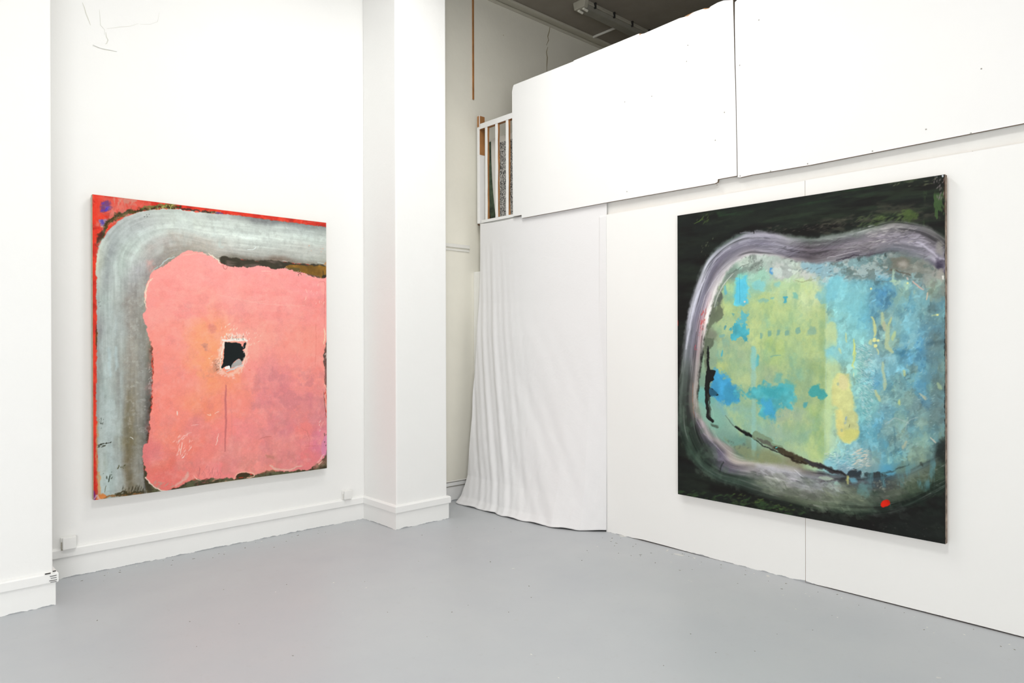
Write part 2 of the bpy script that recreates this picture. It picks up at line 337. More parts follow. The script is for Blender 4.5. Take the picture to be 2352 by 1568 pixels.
# fluorescent batten on the mezzanine ceiling
FX0, FY0, FY1 = 5.24, 4.585, 4.740; yc = (FY0+FY1)/2
fl = empty('fluorescent_light', (FX0+.8, yc, 4.87)); tag(fl, 'unlit twin tube fluorescent batten on the dark mezzanine ceiling', 'ceiling light')
M_fix = material('aged_batten_plastic', (.50, .48, .40), .5, 0, 1, .2, 8)
M_cover = material('dusty_diffuser', (.30, .29, .25), .35, 0, 1, .2, 6)
def trap(z0, z1, w0, w1): return [(yc-w0/2, z0), (yc+w0/2, z0), (yc+w1/2, z1), (yc-w1/2, z1)]
L = 1.58
part(MB().prism(trap(4.825, 4.87, .150, .125), 'X', FX0, FX0+L), 'housing', M_fix, fl, bevel=.004)
part(MB().prism(trap(4.785, 4.824, .100, .142), 'X', FX0+.02, FX0+L-.02), 'diffuser', M_cover, fl, bevel=.010, seg=3)
part(MB().prism(trap(4.79, 4.87, .135, .165), 'X', FX0-.012, FX0+.045), 'end_cap', M_fix, fl, bevel=.008, seg=3)
for dy in (-.034, .030): part(MB().tube((FX0+.015, yc+dy, 4.784), (FX0+.075, yc+dy, 4.779), .013, 12), 'tube_end', material('tube_end_white', (.86, .85, .76), .4), fl, smooth=False)
for k in range(5): part(MB().box(FX0+.14+k*.30, FX0+.155+k*.30, FY0-.008, FY0+.012, 4.81, 4.868), 'clip', M_dark, fl)
cd = MB(); cd.tube((5.96, 5.10, 4.857), (5.96, 4.75, 4.857), .013, 10)
tag(cd.build('conduit', M_trim), 'short pale conduit joining the fluorescent batten to the cornice', 'conduit')

# ---------------------------------------------------------------- hanging cloth over the opening
def cloth():
    nu, nv = 220, 300; V = []; F = []
    zt = [2.590, 2.278, 2.074, 1.837, 1.538, 1.184, .871, .601, .251, .065, .006]; xl = [4.264, 4.264, 4.260, 4.250, 4.217, 4.195, 4.168, 4.137, 4.105, 4.045, 3.995]
    bu = [0, .20, .50, .75, .90, 1]; bxs = [3.985, 4.050, 4.040, 4.062, 4.135, 4.250]
    rz = np.random.RandomState(3); ph = rz.rand(12)*6.28
    for j in range(nv+1):
        t = j/nv; z = 2.590*(1-t)+.006*t
        xL = np.interp(-z, [-q for q in zt], xl); yl = 5.05
        g = max(0, (t-.05)/.95)
        for i in range(nu+1):
            u = i/nu
            y = yl+(3.517-yl)*u
            if t > .93: y += .03*((t-.93)/.07)*(1-u)**6
            xb = np.interp(u, bu, bxs)
            if u < 1: x = 4.264+(xL-4.264)*(1-u)**1.1 + (xb-4.264)*(g**2.6)*(1-(1-u)**1.5)*1.0
            x = min(x, 4.264) if u < 1 else 4.262
            zz = z
            # pleats spring from the top left corner and sweep down to the right
            q = u-.30*t**1.4*(1-.45*u)+.06*math.sin(2.2*t+u*3)
            env = math.exp(-((q-.06)/.22)**2)*(.25+.75*min(1, t*2.2))*min(1, t*5+.1)
            fold = env*((.0062+.002*math.sin(t*7+ph[11]))*math.sin(q*66+ph[0]+t*2.5+.5*math.sin(t*6))+.0045*math.sin(q*118+ph[1]-t*2)+.0055*math.sin(q*41+ph[2]))
            # long shallow swags in the lower half
            q2 = t-.55*u-.35*u*u
            env2 = max(0, t-.25)*math.exp(-((u-.55)/.33)**2)
            fold += env2*(.0125*math.sin(q2*22+u*5+ph[3])+.0060*math.sin(q2*47-u*4+ph[10])+.0022*math.sin(q2*71+ph[4]+u*9))
            env3 = max(0, t-.55)*2*math.exp(-((u-.9)/.13)**2)
            fold += env3*.0030*math.sin((u*1.4+t*1.1)*60+ph[5])
            fold += .0007*math.sin(u*170+t*40+ph[6])*t+.0006*math.sin(u*90-t*150+ph[7])*max(0, t-.4)
            fold += .012*math.exp(-((u-.03)/.03)**2)*t*math.sin(7*t+ph[8])
            fold *= .7; x -= abs(fold)*1.0 if u in (0, 1) else fold+.004*min(1, t*4)*min(1, 8*(1-u))
            if j >= nv-1 and u < .8: x -= .006*(j-nv+2)*.5
            if t > .97: zz += .004*(1+math.sin(u*37+ph[9]))*(t-.97)/.03
            top = .010*abs(math.sin(u*8.5))*(1-t)**8; zz -= top
            if x > 4.2575 and t > .05: x = 4.2565 if u > .975 else x
            k_ = min(1, max(0, (z-2.30)/.25)); k_ = k_*k_*(3-2*k_); x = x*(1-k_)+4.2640*k_
            if u > .95 and z < 2.478: x = min(x, 4.2570)
            V.append((x, y, max(zz, .004)))
    for j in range(nv):
        for i in range(nu):
            a = j*(nu+1)+i; F.append((a, a+1, a+nu+2, a+nu+1))
    m = bpy.data.materials.new('white_cotton'); m.use_nodes = True; k = NT(m)
    k.b.inputs['Base Color'].default_value = (.80, .795, .80, 1); k.b.inputs['Roughness'].default_value = .9; k.b.inputs['Sheen Weight'].default_value = .15
    tc = k.n('ShaderNodeTexCoord'); nz = k.n('ShaderNodeTexNoise', Scale=420., Detail=2.); k.l(tc.outputs['Object'], nz.inputs['Vector'])
    n2 = k.n('ShaderNodeTexNoise', Scale=9., Detail=6., Roughness=.7, Distortion=.8); k.l(tc.outputs['Object'], n2.inputs['Vector'])
    b1 = k.n('ShaderNodeBump', Strength=.15, Distance=.0006); k.l(nz.outputs['Fac'], b1.inputs['Height'])
    b2 = k.n('ShaderNodeBump', Strength=.35, Distance=.006); k.l(n2.outputs['Fac'], b2.inputs['Height']); k.l(b1.outputs[0], b2.inputs['Normal']); k.l(b2.outputs[0], k.b.inputs['Normal'])
    o = mesh_obj('hanging_sheet', V, F, m, smooth=True)
    md = o.modifiers.new('thick', 'SOLIDIFY'); md.thickness = .0012; md.offset = 1
    return o
tag(cloth(), 'white cotton sheet hung as a curtain over the opening under the mezzanine', 'curtain')

# ---------------------------------------------------------------- paint layers
class Canvas:
    """Brushes pigment colour and relief onto a grid of canvas points."""
    def __init__(s, w, h, nx, ny, seed):
        s.px = .0028                       # one brush unit in metres
        s.W, s.H, s.nx, s.ny = w/s.px, h/s.px, nx, ny
        s.X, s.Y = np.meshgrid(np.linspace(0, s.W, nx), np.linspace(0, s.H, ny))
        s.col = np.zeros((ny, nx, 3)); s.hgt = np.zeros((ny, nx)); s.seed = seed
        s.tab = np.random.RandomState(seed).rand(512, 512)
    def noise(s, X, Y, freq, seed=0, octs=3, ax=1., ay=1.):
        f = freq/s.W; out = 0.; amp = 1.; tot = 0.
        for o in range(octs):
            x = X*f*ax+seed*17.31+o*5.7; y = Y*f*ay+seed*9.77+o*3.1
            xi = np.floor(x).astype(int); yi = np.floor(y).astype(int)
            fx = x-xi; fy = y-yi; fx = fx*fx*(3-2*fx); fy = fy*fy*(3-2*fy)
            x0 = xi & 511; x1 = (xi+1) & 511; y0 = yi & 511; y1 = (yi+1) & 511
            v = (s.tab[y0, x0]*(1-fx)+s.tab[y0, x1]*fx)*(1-fy)+(s.tab[y1, x0]*(1-fx)+s.tab[y1, x1]*fx)*fy
            out = out+amp*v; tot += amp; amp *= .55; f *= 2.03
        return out/tot
    def pts(s, P): return np.array(P, float)*np.array([s.W, s.H])
    def crop(s, P, m):
        x0, y0 = P.min(0)-m; x1, y1 = P.max(0)+m
        i0 = max(0, int(x0/s.W*(s.nx-1))); i1 = min(s.nx, int(x1/s.W*(s.nx-1))+2)
        j0 = max(0, int(y0/s.H*(s.ny-1))); j1 = min(s.ny, int(y1/s.H*(s.ny-1))+2)
        if i1 <= i0 or j1 <= j0: return None
        return slice(j0, j1), slice(i0, i1)
    def smooth(s, P, closed, n=4):
        m = len(P)
        if m < 3: return P
        idx = lambda i: P[i % m] if closed else P[min(max(i, 0), m-1)]
        out = []
        for i in range(m if closed else m-1):
            a, b, c, d = idx(i-1), idx(i), idx(i+1), idx(i+2)
            for k in range(n):
                t = k/n
                out.append(.5*((2*b)+(c-a)*t+(2*a-5*b+4*c-d)*t*t+(3*b-a-3*c+d)*t**3))
        if not closed: out.append(P[-1])
        return np.array(out)
    def sdist(s, X, Y, P):                 # signed distance, positive inside
        d = np.full(X.shape, 1e9); ins = np.zeros(X.shape, bool)
        for (ax, ay), (bx, by) in zip(P, np.roll(P, -1, 0)):
            ex, ey = bx-ax, by-ay; L = ex*ex+ey*ey+1e-9
            t = np.clip(((X-ax)*ex+(Y-ay)*ey)/L, 0, 1)
            d = np.minimum(d, (X-ax-t*ex)**2+(Y-ay-t*ey)**2)
            c = (ay > Y) != (by > Y)
            ins ^= c & (X < (bx-ax)*(Y-ay)/(by-ay+1e-12)+ax)
        d = np.sqrt(d); return np.where(ins, d, -d)
    def put(s, sl, m, c, h=0):
        m3 = m[..., None]
        s.col[sl] = s.col[sl]*(1-m3)+np.asarray(c, float)*m3
        if h: s.hgt[sl] += h*m
    def jig(s, X, Y, ns, rough, k):
        return ((s.noise(X, Y, ns, k, 4)-.5)*3.4*rough, (s.noise(X, Y, ns, k+50, 4)-.5)*3.4*rough)
    def run(s, ops):
        for n, o in enumerate(ops):
            kw = o[-1] if isinstance(o[-1], dict) else {}; ar = o[1:-1] if kw else o[1:]
            getattr(s, 'op_'+o[0])(n, *ar, **kw)
        return s
    def op_fill(s, n, c): s.col[:] = c
    def mask(s, n, P, soft, rough, ns):
        sl = s.crop(P, soft+rough*2+2)
        if sl is None: return None, None, None, None
        X, Y = s.X[sl], s.Y[sl]; jx, jy = s.jig(X, Y, ns, rough, n % 97)
        d = s.sdist(X+jx, Y+jy, P)
        t = np.clip(d/max(soft, .3)*.5+.5, 0, 1)
        return sl, t*t*(3-2*t), X, Y
    def op_poly(s, n, P, c, soft=2, rough=3, a=1, ns=40, h=0, tex=0, smooth=1):
        P = s.pts(P)
        if smooth and len(P) > 3: P = s.smooth(P, True, 3)
        sl, m, X, Y = s.mask(n, P, soft, rough, ns)
        if sl is None: return
        c = np.asarray(c, float)
        if tex: c = c*(1+tex*2*(s.noise(X, Y, 30, n, 3)-.5)*2)[..., None]
        s.put(sl, m*a, c, h)
    def op_line(s, n, P, w, c, soft=1, rough=1, a=1, ns=60, h=0):
        P = s.pts(P); P = s.smooth(P, False, 4)
        sl = s.crop(P, w+soft+rough*2+2)
        if sl is None: return
        X, Y = s.X[sl], s.Y[sl]; jx, jy = s.jig(X, Y, ns, rough, n % 97); X2, Y2 = X+jx, Y+jy
        d = np.full(X.shape, 1e9); N = len(P)-1
        for i in range(N):
            (ax, ay), (bx, by) = P[i], P[i+1]; ex, ey = bx-ax, by-ay
            t = np.clip(((X2-ax)*ex+(Y2-ay)*ey)/(ex*ex+ey*ey+1e-9), 0, 1)
            u = (i+t)/N; wd = w*.5*(.45+.55*np.sin(np.pi*np.clip(u, .04, .96))**.5)
            d = np.minimum(d, np.hypot(X2-ax-t*ex, Y2-ay-t*ey)-wd)
        t = np.clip(.5-d/max(soft, .4)*.5, 0, 1)
        s.put(sl, t*t*(3-2*t)*a, c, h)
    def op_glaze(s, n, P, c, a, ns, thr, soft=6, ax=1, ay=1, seed=0, sharp=.15):
        P = s.pts(P); sl, m, X, Y = s.mask(n, P, soft, soft*.6, 25)
        if sl is None: return
        v = s.noise(X, Y, ns, seed % 61, 4, ax, ay)
        g = np.clip((v-thr)/sharp+.5, 0, 1); s.put(sl, m*g*g*(3-2*g)*a, c)
    def op_marks(s, n, P, num, c, size, asp, ang, a=1, seed=0, h=.3, jit=12):
        P = s.pts(P); r = np.random.RandomState(seed+1); lo, hi = P.min(0), P.max(0); k = 0
        for _ in range(num*12):
            p = lo+(hi-lo)*r.rand(2)
            if s.sdist(np.array([p[0]]), np.array([p[1]]), P)[0] < 0: continue
            k += 1
            if k > num: break
            w = size*.5*(.5+r.rand()); L = w*asp; th = math.radians(ang+r.randn()*jit)
            sl = s.crop(np.array([p]), max(w, L)+3)
            if sl is None: continue
            X, Y = s.X[sl], s.Y[sl]
            X2 = X-p[0]+(s.noise(X, Y, 90, k % 40, 2)-.5)*w*2.2; Y2 = Y-p[1]+(s.noise(X, Y, 90, k % 40+41, 2)-.5)*w*2.2
            q = np.hypot((X2*math.cos(th)+Y2*math.sin(th))/max(L, .6), (-X2*math.sin(th)+Y2*math.cos(th))/max(w, .6))
            s.put(sl, np.clip(1.35-q, 0, 1)*a*(.6+.4*r.rand()), c, h)
    def op_dabs(s, n, P, num, size, asp, ang, jit, a, off, vary, seed):   # short loaded strokes that drag the paint already there
        P = s.pts(P); r = np.random.RandomState(seed); lo, hi = P.min(0), P.max(0)
        C = lo+(hi-lo)*r.rand(num*3, 2); C = C[s.sdist(C[:, 0], C[:, 1], P) > 0][:num]
        for k, p in enumerate(C):
            w = size*.5*(.45+1.1*r.rand()); L = w*asp; th = math.radians(ang+r.randn()*jit)
            sl = s.crop(np.array([p]), max(w, L)+2)
            q = p+r.randn(2)*off
            i = int(min(max(q[0]/s.W*(s.nx-1), 0), s.nx-1)); j = int(min(max(q[1]/s.H*(s.ny-1), 0), s.ny-1)); br = 1+vary*r.randn()
            if sl is None: continue
            X, Y = s.X[sl], s.Y[sl]
            X2 = X-p[0]+(s.noise(X, Y, 80, k % 40, 2)-.5)*w*2.6; Y2 = Y-p[1]+(s.noise(X, Y, 80, k % 40+41, 2)-.5)*w*2.6
            U = X2*math.cos(th)+Y2*math.sin(th); Vv = -X2*math.sin(th)+Y2*math.cos(th)
            d = np.hypot(U/L, Vv/w); bris = .65+.7*(s.noise(Vv+k*7, U*.12, 170, 7, 2)-.2)
            s.put(sl, np.clip((1.15-d)*2.2, 0, 1)*np.clip(bris, 0, 1)*a, np.clip(s.col[j, i]*br, 0, 255), .04)
    def field(s, X, Y, pts, ns, warp, k):
        jx, jy = s.jig(X, Y, ns, warp, k); X, Y = X+jx, Y+jy
        num = 0.; den = 0.
        for p, c in pts:
            d2 = (X-p[0]*s.W)**2+(Y-p[1]*s.H)**2+30.
            w = 1/d2**2.0
            num = num+w[..., None]*np.asarray(c, float); den = den+w
        return num/den[..., None]
    def op_pfield(s, n, P, pts, soft, rough, ns):
        P = s.pts(P); P = s.smooth(P, True, 3); sl, m, X, Y = s.mask(n, P, soft, rough, ns)
        s.put(sl, m, s.field(X, Y, pts, 9, 16, 3), .5)
    def op_pshep(s, n, P, pts, soft, rough, ns):
        P = s.pts(P); P = s.smooth(P, True, 3); sl, m, X, Y = s.mask(n, P, soft, rough, ns)
        s.put(sl, m, s.field(X, Y, pts, 16, 12, 5), .2)
    def op_strip(s, n, st, soft=3, rough=3, streak=.1, sy=50, sx=5, h=.3, seed=1, glint=0):
        O = s.smooth(s.pts([a for a, b, c in st]), False, 12); I = s.smooth(s.pts([b for a, b, c in st]), False, 12)
        C = np.array([c for a, b, c in st], float); N = len(st)-1; nt = C.shape[1]
        wid = np.hypot(*(O-I).T); L = np.r_[0, np.cumsum(np.hypot(*np.diff((O+I)/2, axis=0).T))]
        ns_ = int(L[-1]*2.2)+800; nT = int(wid.max()*2.6)
        u = np.linspace(0, 1, ns_); ui = np.linspace(0, 1, len(O)); t = np.linspace(-.12, 1.12, nT)
        ox, oy, ix, iy, ww, ll = [np.interp(u, ui, q) for q in (O[:, 0], O[:, 1], I[:, 0], I[:, 1], wid, L)]
        X = ox[:, None]*(1-t)+ix[:, None]*t; Y = oy[:, None]*(1-t)+iy[:, None]*t
        i = np.round(X/s.W*(s.nx-1)).astype(int); j = np.round(Y/s.H*(s.ny-1)).astype(int)
        ok = (i >= 0) & (i < s.nx) & (j >= 0) & (j < s.ny)
        S = np.full(s.X.shape, np.nan); T = S.copy(); Wd = S.copy(); LL = S.copy()
        UU = np.broadcast_to(u[:, None], X.shape); TT = np.broadcast_to(t, X.shape)
        S[j[ok], i[ok]] = UU[ok]; T[j[ok], i[ok]] = TT[ok]
        Wd[j[ok], i[ok]] = np.broadcast_to(ww[:, None], X.shape)[ok]; LL[j[ok], i[ok]] = np.broadcast_to(ll[:, None], X.shape)[ok]
        hit = ~np.isnan(S); x, y = s.X[hit], s.Y[hit]; S, T, Wd, LL = S[hit], T[hit], Wd[hit], LL[hit]
        warp = (s.noise(LL, T*Wd, 9, seed+4, 3)-.5)*.22
        f = np.clip(S*N+(s.noise(x, y, 20, seed+7, 3)-.5)*.8, 0, N-1e-4); a = f.astype(int); fr = (f-a)[:, None]
        g = np.clip((T+warp), 0, 1)*(nt-1)-1e-5; g = np.clip(g, 0, nt-1-1e-4); b = g.astype(int); gr = g-b; gr = (gr*gr*(3-2*gr))[:, None]
        col = (C[a, b]*(1-fr)+C[a+1, b]*fr)*(1-gr)+(C[a, b+1]*(1-fr)+C[a+1, b+1]*fr)*gr
        k1 = s.noise(LL, T*Wd, sy, seed, 4, sx/sy, 1.)-.5; k2 = s.noise(LL, T*Wd, sy*2.3, seed+1, 3, sx/sy*.7, 1.)-.5
        col = col*(1+streak*2.2*(k1+k2))[:, None]
        if glint:
            k3 = np.clip((s.noise(LL, T*Wd, sy*2.6, seed+9, 3, .05, 1.)-.60)/.16, 0, 1)*np.clip((s.noise(x, y, 9, seed+12, 3)-.35)*4, 0, 1)
            k4 = np.clip((s.noise(LL, T*Wd, sy*2.2, seed+14, 3, .05, 1.)-.62)/.16, 0, 1)
            col = col+(235-col)*(k3*glint*.55)[:, None]; col = col*(1-k4*glint*.7)[:, None]
        dpx = np.minimum(T, 1-T)*Wd+(s.noise(x, y, 60, seed+2, 3)-.5)*2.6*rough
        m = np.clip(dpx/soft*.5+.5, 0, 1); m = m*m*(3-2*m)
        s.col[hit] = s.col[hit]*(1-m[:, None])+col*m[:, None]; s.hgt[hit] += h*m*(k1+k2)*2
    def op_grain(s, n, amp, amp2):
        g = s.noise(s.X, s.Y, 260, 11, 2)-.5; b = s.noise(s.X, s.Y, 45, 12, 4)-.5
        s.col = np.clip(s.col*(1+amp*1.6*g+amp2*3*b)[..., None], 0, 255); s.hgt += .25*g+.5*b

# painting layers: brush shapes in fractions of the canvas (across, up)
CORAL_OPS = [
('fill',(212,48,32)),
('glaze',[(-.0029,1.0068),(1.0094,1.008),(1.0092,-.0117),(-.0045,-.0051)],(170,25,15),.6,14,.5,2,1,1,1,.15),
('glaze',[(-.0029,1.0068),(1.0094,1.008),(1.0092,-.0117),(-.0045,-.0051)],(236,62,38),.8,20,.5,2,1,1,2,.15),
('poly',[(.0315,.9937),(.1371,1.0016),(.2017,.9927),(.1852,.97),(.105,.9468),(.0585,.9391),(.0372,.9542)],(222,98,85),10,8,.75,30,0,0,1),
('glaze',[(0,1),(.3027,.9978),(.3026,.9825),(.0429,.8973),(-.0008,.8932)],(230,130,115),.6,22,.55,4,2,1,3,.15),
('glaze',[(.0743,.9987),(.1854,.9998),(.169,.9771),(.0772,.973)],(205,150,135),.7,25,.5,4,2,1,5,.15),
('poly',[(.0313,.9736),(.0481,.987),(.0633,.9772),(.0586,.9622),(.0478,.9481),(.0326,.9393),(.0281,.9532)],(100,60,120),3,5,.85,45,0,0,1),
('poly',[(.0403,.9545),(.0525,.9645),(.0555,.9561),(.0432,.9462)],(70,55,190),1.5,3,.8,60,0,0,1),
('marks',[(.0283,.979),(.0619,.9828),(.0585,.9449),(.0311,.9392)],9,(95,60,180),3,2,40,.8,4,.3,12),
('poly',[(.0248,.9156),(.0431,.9232),(.0583,.9218),(.0475,.9092),(.0429,.9002),(.0323,.9006)],(150,120,160),2,4,.9,50,0,0,1),
('poly',[(.0278,.9131),(.0369,.9168),(.0399,.9056),(.0308,.9033)],(70,60,170),2,3,.8,50,0,0,1),
('line',[(.0307,.8976),(.0429,.8944),(.052,.8924)],2,(235,200,140),1,1.5,.9,60,0),
('line',[(.0398,.8927),(.0504,.8893)],2,(230,140,30),1,1.5,.9,60,0),
('line',[(.0212,.8381),(.0259,.8599),(.0367,.8852),(.0521,.9053),(.0676,.9242),(.0893,.9365),(.1208,.9499),(.1608,.9629),(.2016,.9747),(.2549,.985),(.3027,.9902),(.3199,.989)],9,(58,50,18),3,6,1,50,0),
('line',[(.0428,.8901),(.0582,.9102),(.0768,.9265),(.1128,.9418),(.1527,.9576)],5,(88,74,22),2,5,.8,60,0),
('line',[(.0213,.8438),(.026,.8642),(.0367,.8823)],6,(80,20,18),3,5,.8,60,0),
('line',[(.1852,.973),(.2348,.9858),(.277,.9935),(.3061,.9951)],5,(110,120,60),2,4,.9,60,0),
('marks',[(.1933,.9708),(.3027,1.0009),(.3095,.9863),(.2015,.9657)],40,(175,190,120),2,2,80,.8,6,.3,12),
('marks',[(.2098,.9756),(.3027,.9978),(.3061,.9921),(.2181,.9765)],14,(225,215,110),1.8,2,80,.8,7,.3,12),
('line',[(.3234,.9878),(.3727,.9869),(.4268,.9863),(.4822,.9873)],5,(40,42,32),2,4,.95,60,0),
('marks',[(.4268,.9926),(.4972,.9905),(.4971,.9809),(.4267,.98)],16,(120,160,110),2,2,60,.8,8,.3,12),
('line',[(.4747,.9866),(.5048,.9897)],3,(70,65,150),1.5,2,.9,60,0),
('line',[(.4821,.9809),(.5973,.9829),(.7604,.9839)],2.5,(90,45,30),1.5,2.5,.6,60,0),
('strip',[((.0194,-.0054),(.2005,-.0025),[(182,196,189),(172,190,187),(169,175,169),(126,116,95),(150,148,135),(132,130,125)]),((.0142,.0952),(.1816,.0891),[(164,170,157),(176,192,189),(164,172,169),(122,112,89),(146,144,133),(132,132,125)]),((.012,.2096),(.1971,.195),[(159,165,157),(172,184,181),(164,172,165),(126,116,87),(136,134,121),(96,94,89)]),((.0113,.3095),(.2077,.2914),[(154,162,157),(168,182,179),(160,166,161),(140,132,111),(150,148,139),(88,86,81)]),((.012,.4093),(.2136,.4035),[(154,160,155),(180,194,191),(164,168,162),(152,148,135),(154,154,147),(104,102,95)]),((.0127,.4949),(.211,.4934),[(154,158,155),(184,196,193),(172,180,175),(159,155,145),(160,160,151),(114,112,95)]),((.0133,.5734),(.2067,.5758),[(150,152,153),(186,198,195),(176,184,181),(154,150,142),(154,152,143),(154,160,149)]),((.0123,.6519),(.2024,.6579),[(154,164,159),(186,200,195),(180,188,183),(154,150,143),(156,152,145),(150,150,139)]),((.0129,.7233),(.226,.7188),[(196,206,189),(172,180,179),(192,204,199),(170,172,171),(154,152,147),(136,134,119)]),((.0118,.7803),(.253,.7503),[(204,208,183),(164,174,173),(190,204,197),(180,182,183),(156,150,147),(138,134,117)]),((.0212,.8309),(.2803,.767),[(192,202,189),(162,170,171),(196,210,203),(182,182,181),(154,148,143),(134,130,112)]),((.0488,.8762),(.3079,.7839),[(180,188,187),(172,182,181),(200,214,207),(180,176,171),(160,154,147),(136,132,115)]),((.0892,.919),(.3359,.801),[(184,192,189),(180,188,187),(202,214,209),(182,176,171),(166,160,151),(142,138,119)]),((.1447,.9509),(.3642,.8121),[(194,202,199),(186,192,191),(206,216,209),(186,180,175),(170,164,155),(144,140,121)]),((.2098,.9711),(.3964,.8205),[(198,206,201),(194,202,197),(208,218,211),(188,184,175),(176,170,161),(154,150,133)]),((.3026,.984),(.44,.8171),[(202,212,205),(208,218,209),(206,214,207),(186,182,173),(180,174,163),(164,160,145)]),((.3905,.981),(.4957,.808),[(204,212,207),(216,226,217),(212,220,213),(192,188,179),(186,182,173),(168,162,147)]),((.4822,.9841),(.5569,.8248),[(184,190,185),(214,224,217),(216,226,219),(202,206,199),(192,192,185),(122,116,103)]),((.5973,.9862),(.6456,.8208),[(134,138,137),(208,218,211),(220,232,225),(208,216,209),(186,188,181),(128,120,109)]),((.7185,.9849),(.759,.8263),[(124,128,129),(198,208,203),(218,228,221),(210,218,211),(186,188,181),(134,118,105)]),((.8683,.984),(.889,.8241),[(124,130,131),(180,190,187),(212,224,217),(204,208,201),(188,192,185),(144,138,123)]),((1.0092,.9813),(1.0076,.819),[(126,132,129),(168,176,171),(204,214,207),(210,214,207),(184,188,179),(154,150,133)])],dict(soft=1.6,rough=2.2,streak=.075,sy=55,sx=5,h=.35,seed=3)),
('dabs',[(.0424,.8397),(.1365,.928),(.3025,.9672),(.9811,.9663),(.9801,.851),(.5187,.8448),(.3015,.8447),(.1837,.7764),(.1664,.642),(.1697,.034),(.0364,.0354)],500,6,1.8,80,60,.35,4,.03,208),
('glaze',[(.12,.8458),(.2084,.7928),(.1826,.6424),(.1815,.4937),(.1016,.4943),(.1111,.7135)],(196,202,200),.22,46,.6,6,1,1,11,.25),
('glaze',[(.1184,.6406),(.199,.6429),(.2037,.1945),(.1151,.2015)],(120,118,112),.35,30,.55,8,1,.3,12,.2),
('glaze',[(.0182,.6378),(.1027,.6402),(.0978,-.0012),(.0135,.0096)],(196,212,212),.5,26,.55,6,1,.25,13,.2),
('glaze',[(.0197,.838),(.1852,.97),(.4822,.9857),(.4811,.8581),(.1839,.8061),(.0182,.6378)],(214,226,222),.35,24,.58,8,1,.6,14,.2),
('poly',[(.052,.4946),(.0612,.4946),(.0621,.405),(.0529,.4081)],(190,210,212),3,2,.7,30,0,0,1),
('poly',[(.0767,.4944),(.086,.4944),(.087,.429),(.0777,.4292)],(190,210,212),3,2,.7,30,0,0,1),
('line',[(.1208,.1277),(.1198,.2011),(.1187,.2598),(.1257,.3473)],5,(104,98,74),5,3,.5,20,0),
('line',[(.1264,.0245),(.1252,.0759)],5,(100,94,72),5,3,.45,20,0),
('line',[(.4908,.894),(.4887,.865),(.5037,.8662)],7,(202,214,208),2,2,.7,60,0),
('glaze',[(.0207,.9667),(1,1.0036),(.9984,.8255),(.5184,.8126),(.267,.8118),(.1912,.7023),(.194,.0013),(.0135,.0096)],(206,214,212),.16,80,.58,6,1,1,14,.35),
('glaze',[(.0207,.9667),(1,1.0036),(.9984,.8255),(.5184,.8126),(.267,.8118),(.1912,.7023),(.194,.0013),(.0135,.0096)],(128,132,130),.16,60,.6,6,1,1,15,.35),
('glaze',[(.1196,.7872),(.1997,.7325),(.1955,.1951),(.1151,.2015)],(214,216,212),.25,70,.66,6,1,1,16,.15),
('line',[(.2432,.7769),(.2567,.7914),(.2806,.8066),(.3012,.8141)],2.6,(188,204,204),1.2,1.5,.9,60,.4),
('line',[(.213,.7512),(.2197,.7635),(.2365,.7765)],3,(170,190,184),1.2,1.5,.9,60,.4),
('line',[(.6121,.8629),(.632,.8644),(.644,.8686),(.6501,.8757)],2,(232,242,240),.8,.8,.95,60,.5),
('line',[(.7942,.965),(.8027,.9573)],1.6,(222,228,226),.8,.8,.9,60,0),
('line',[(.7781,.8309),(.7909,.8301),(.8037,.8275),(.7972,.8219)],1.6,(220,220,214),.8,1.4,.9,60,0),
('line',[(.9523,.8368),(.9915,.8322)],2,(205,218,216),.8,1,.8,60,0),
('line',[(.1293,.1959),(.1372,.1923),(.142,.1875)],1.6,(225,228,222),.7,.7,.95,60,.4),
('line',[(.0193,.1776),(.0375,.1817),(.062,.1854)],2.2,(40,42,30),.8,2.2,.9,90,0),
('marks',[(.0164,.1864),(.0466,.1809),(.0465,.1694),(.0162,.1693)],8,(35,36,22),2.4,2,15,.9,21,.3,12),
('marks',[(.0309,.1077),(.0705,.0892),(.064,.0465),(.0305,.0648)],7,(52,60,45),2.6,2,70,.9,22,.3,12),
('line',[(.0581,.0761),(.0533,.0535)],2.6,(48,58,44),.8,1.6,.95,60,0),
('marks',[(.0706,.1036),(.1112,.1053),(.111,.0877),(.0705,.0892)],9,(80,80,48),2.2,1.6,60,.9,23,.3,12),
('line',[(.044,.0402),(.0393,.0207)],1.6,(92,92,60),.8,1.4,.8,60,0),
('marks',[(.02,.269),(.0381,.265),(.0318,.2295),(.0227,.2302)],16,(60,66,58),1.8,1.6,70,.8,24,.3,12),
('marks',[(.1802,.9575),(.2047,.9571),(.198,.9325),(.1849,.9312)],6,(80,84,84),1.6,1.6,20,.8,25,.3,12),
('marks',[(.0168,.652),(.0259,.6495),(.0257,.6308),(.0182,.6306)],6,(110,120,118),1.8,1.6,20,.8,26,.3,12),
('marks',[(.8898,.906),(.999,.8967),(.9988,.8754),(.8896,.8816)],5,(222,170,140),2.2,1.4,20,.8,27,.3,12),
('line',[(.017,.2663),(.0135,.2095),(.0114,.124),(.0155,.0665),(.018,.0091)],3,(196,150,96),1.6,2.5,.7,50,0),
('line',[(.0098,.5092),(.0144,.5306),(.0116,.552)],4,(150,90,25),1.5,2.5,.8,50,0),
('line',[(.0127,.4949),(.0129,.5235),(.0118,.5734)],2,(40,20,14),1,2,.7,70,0),
('line',[(.0201,.0874),(.0182,.0233),(.021,.0015)],5,(214,160,104),1.8,2,.8,50,0),
('poly',[(.009,.0102),(.0362,.0153),(.0453,.0055),(.0361,-.0019),(.012,-.0016)],(222,130,60),2,4,.9,50,0,0,1),
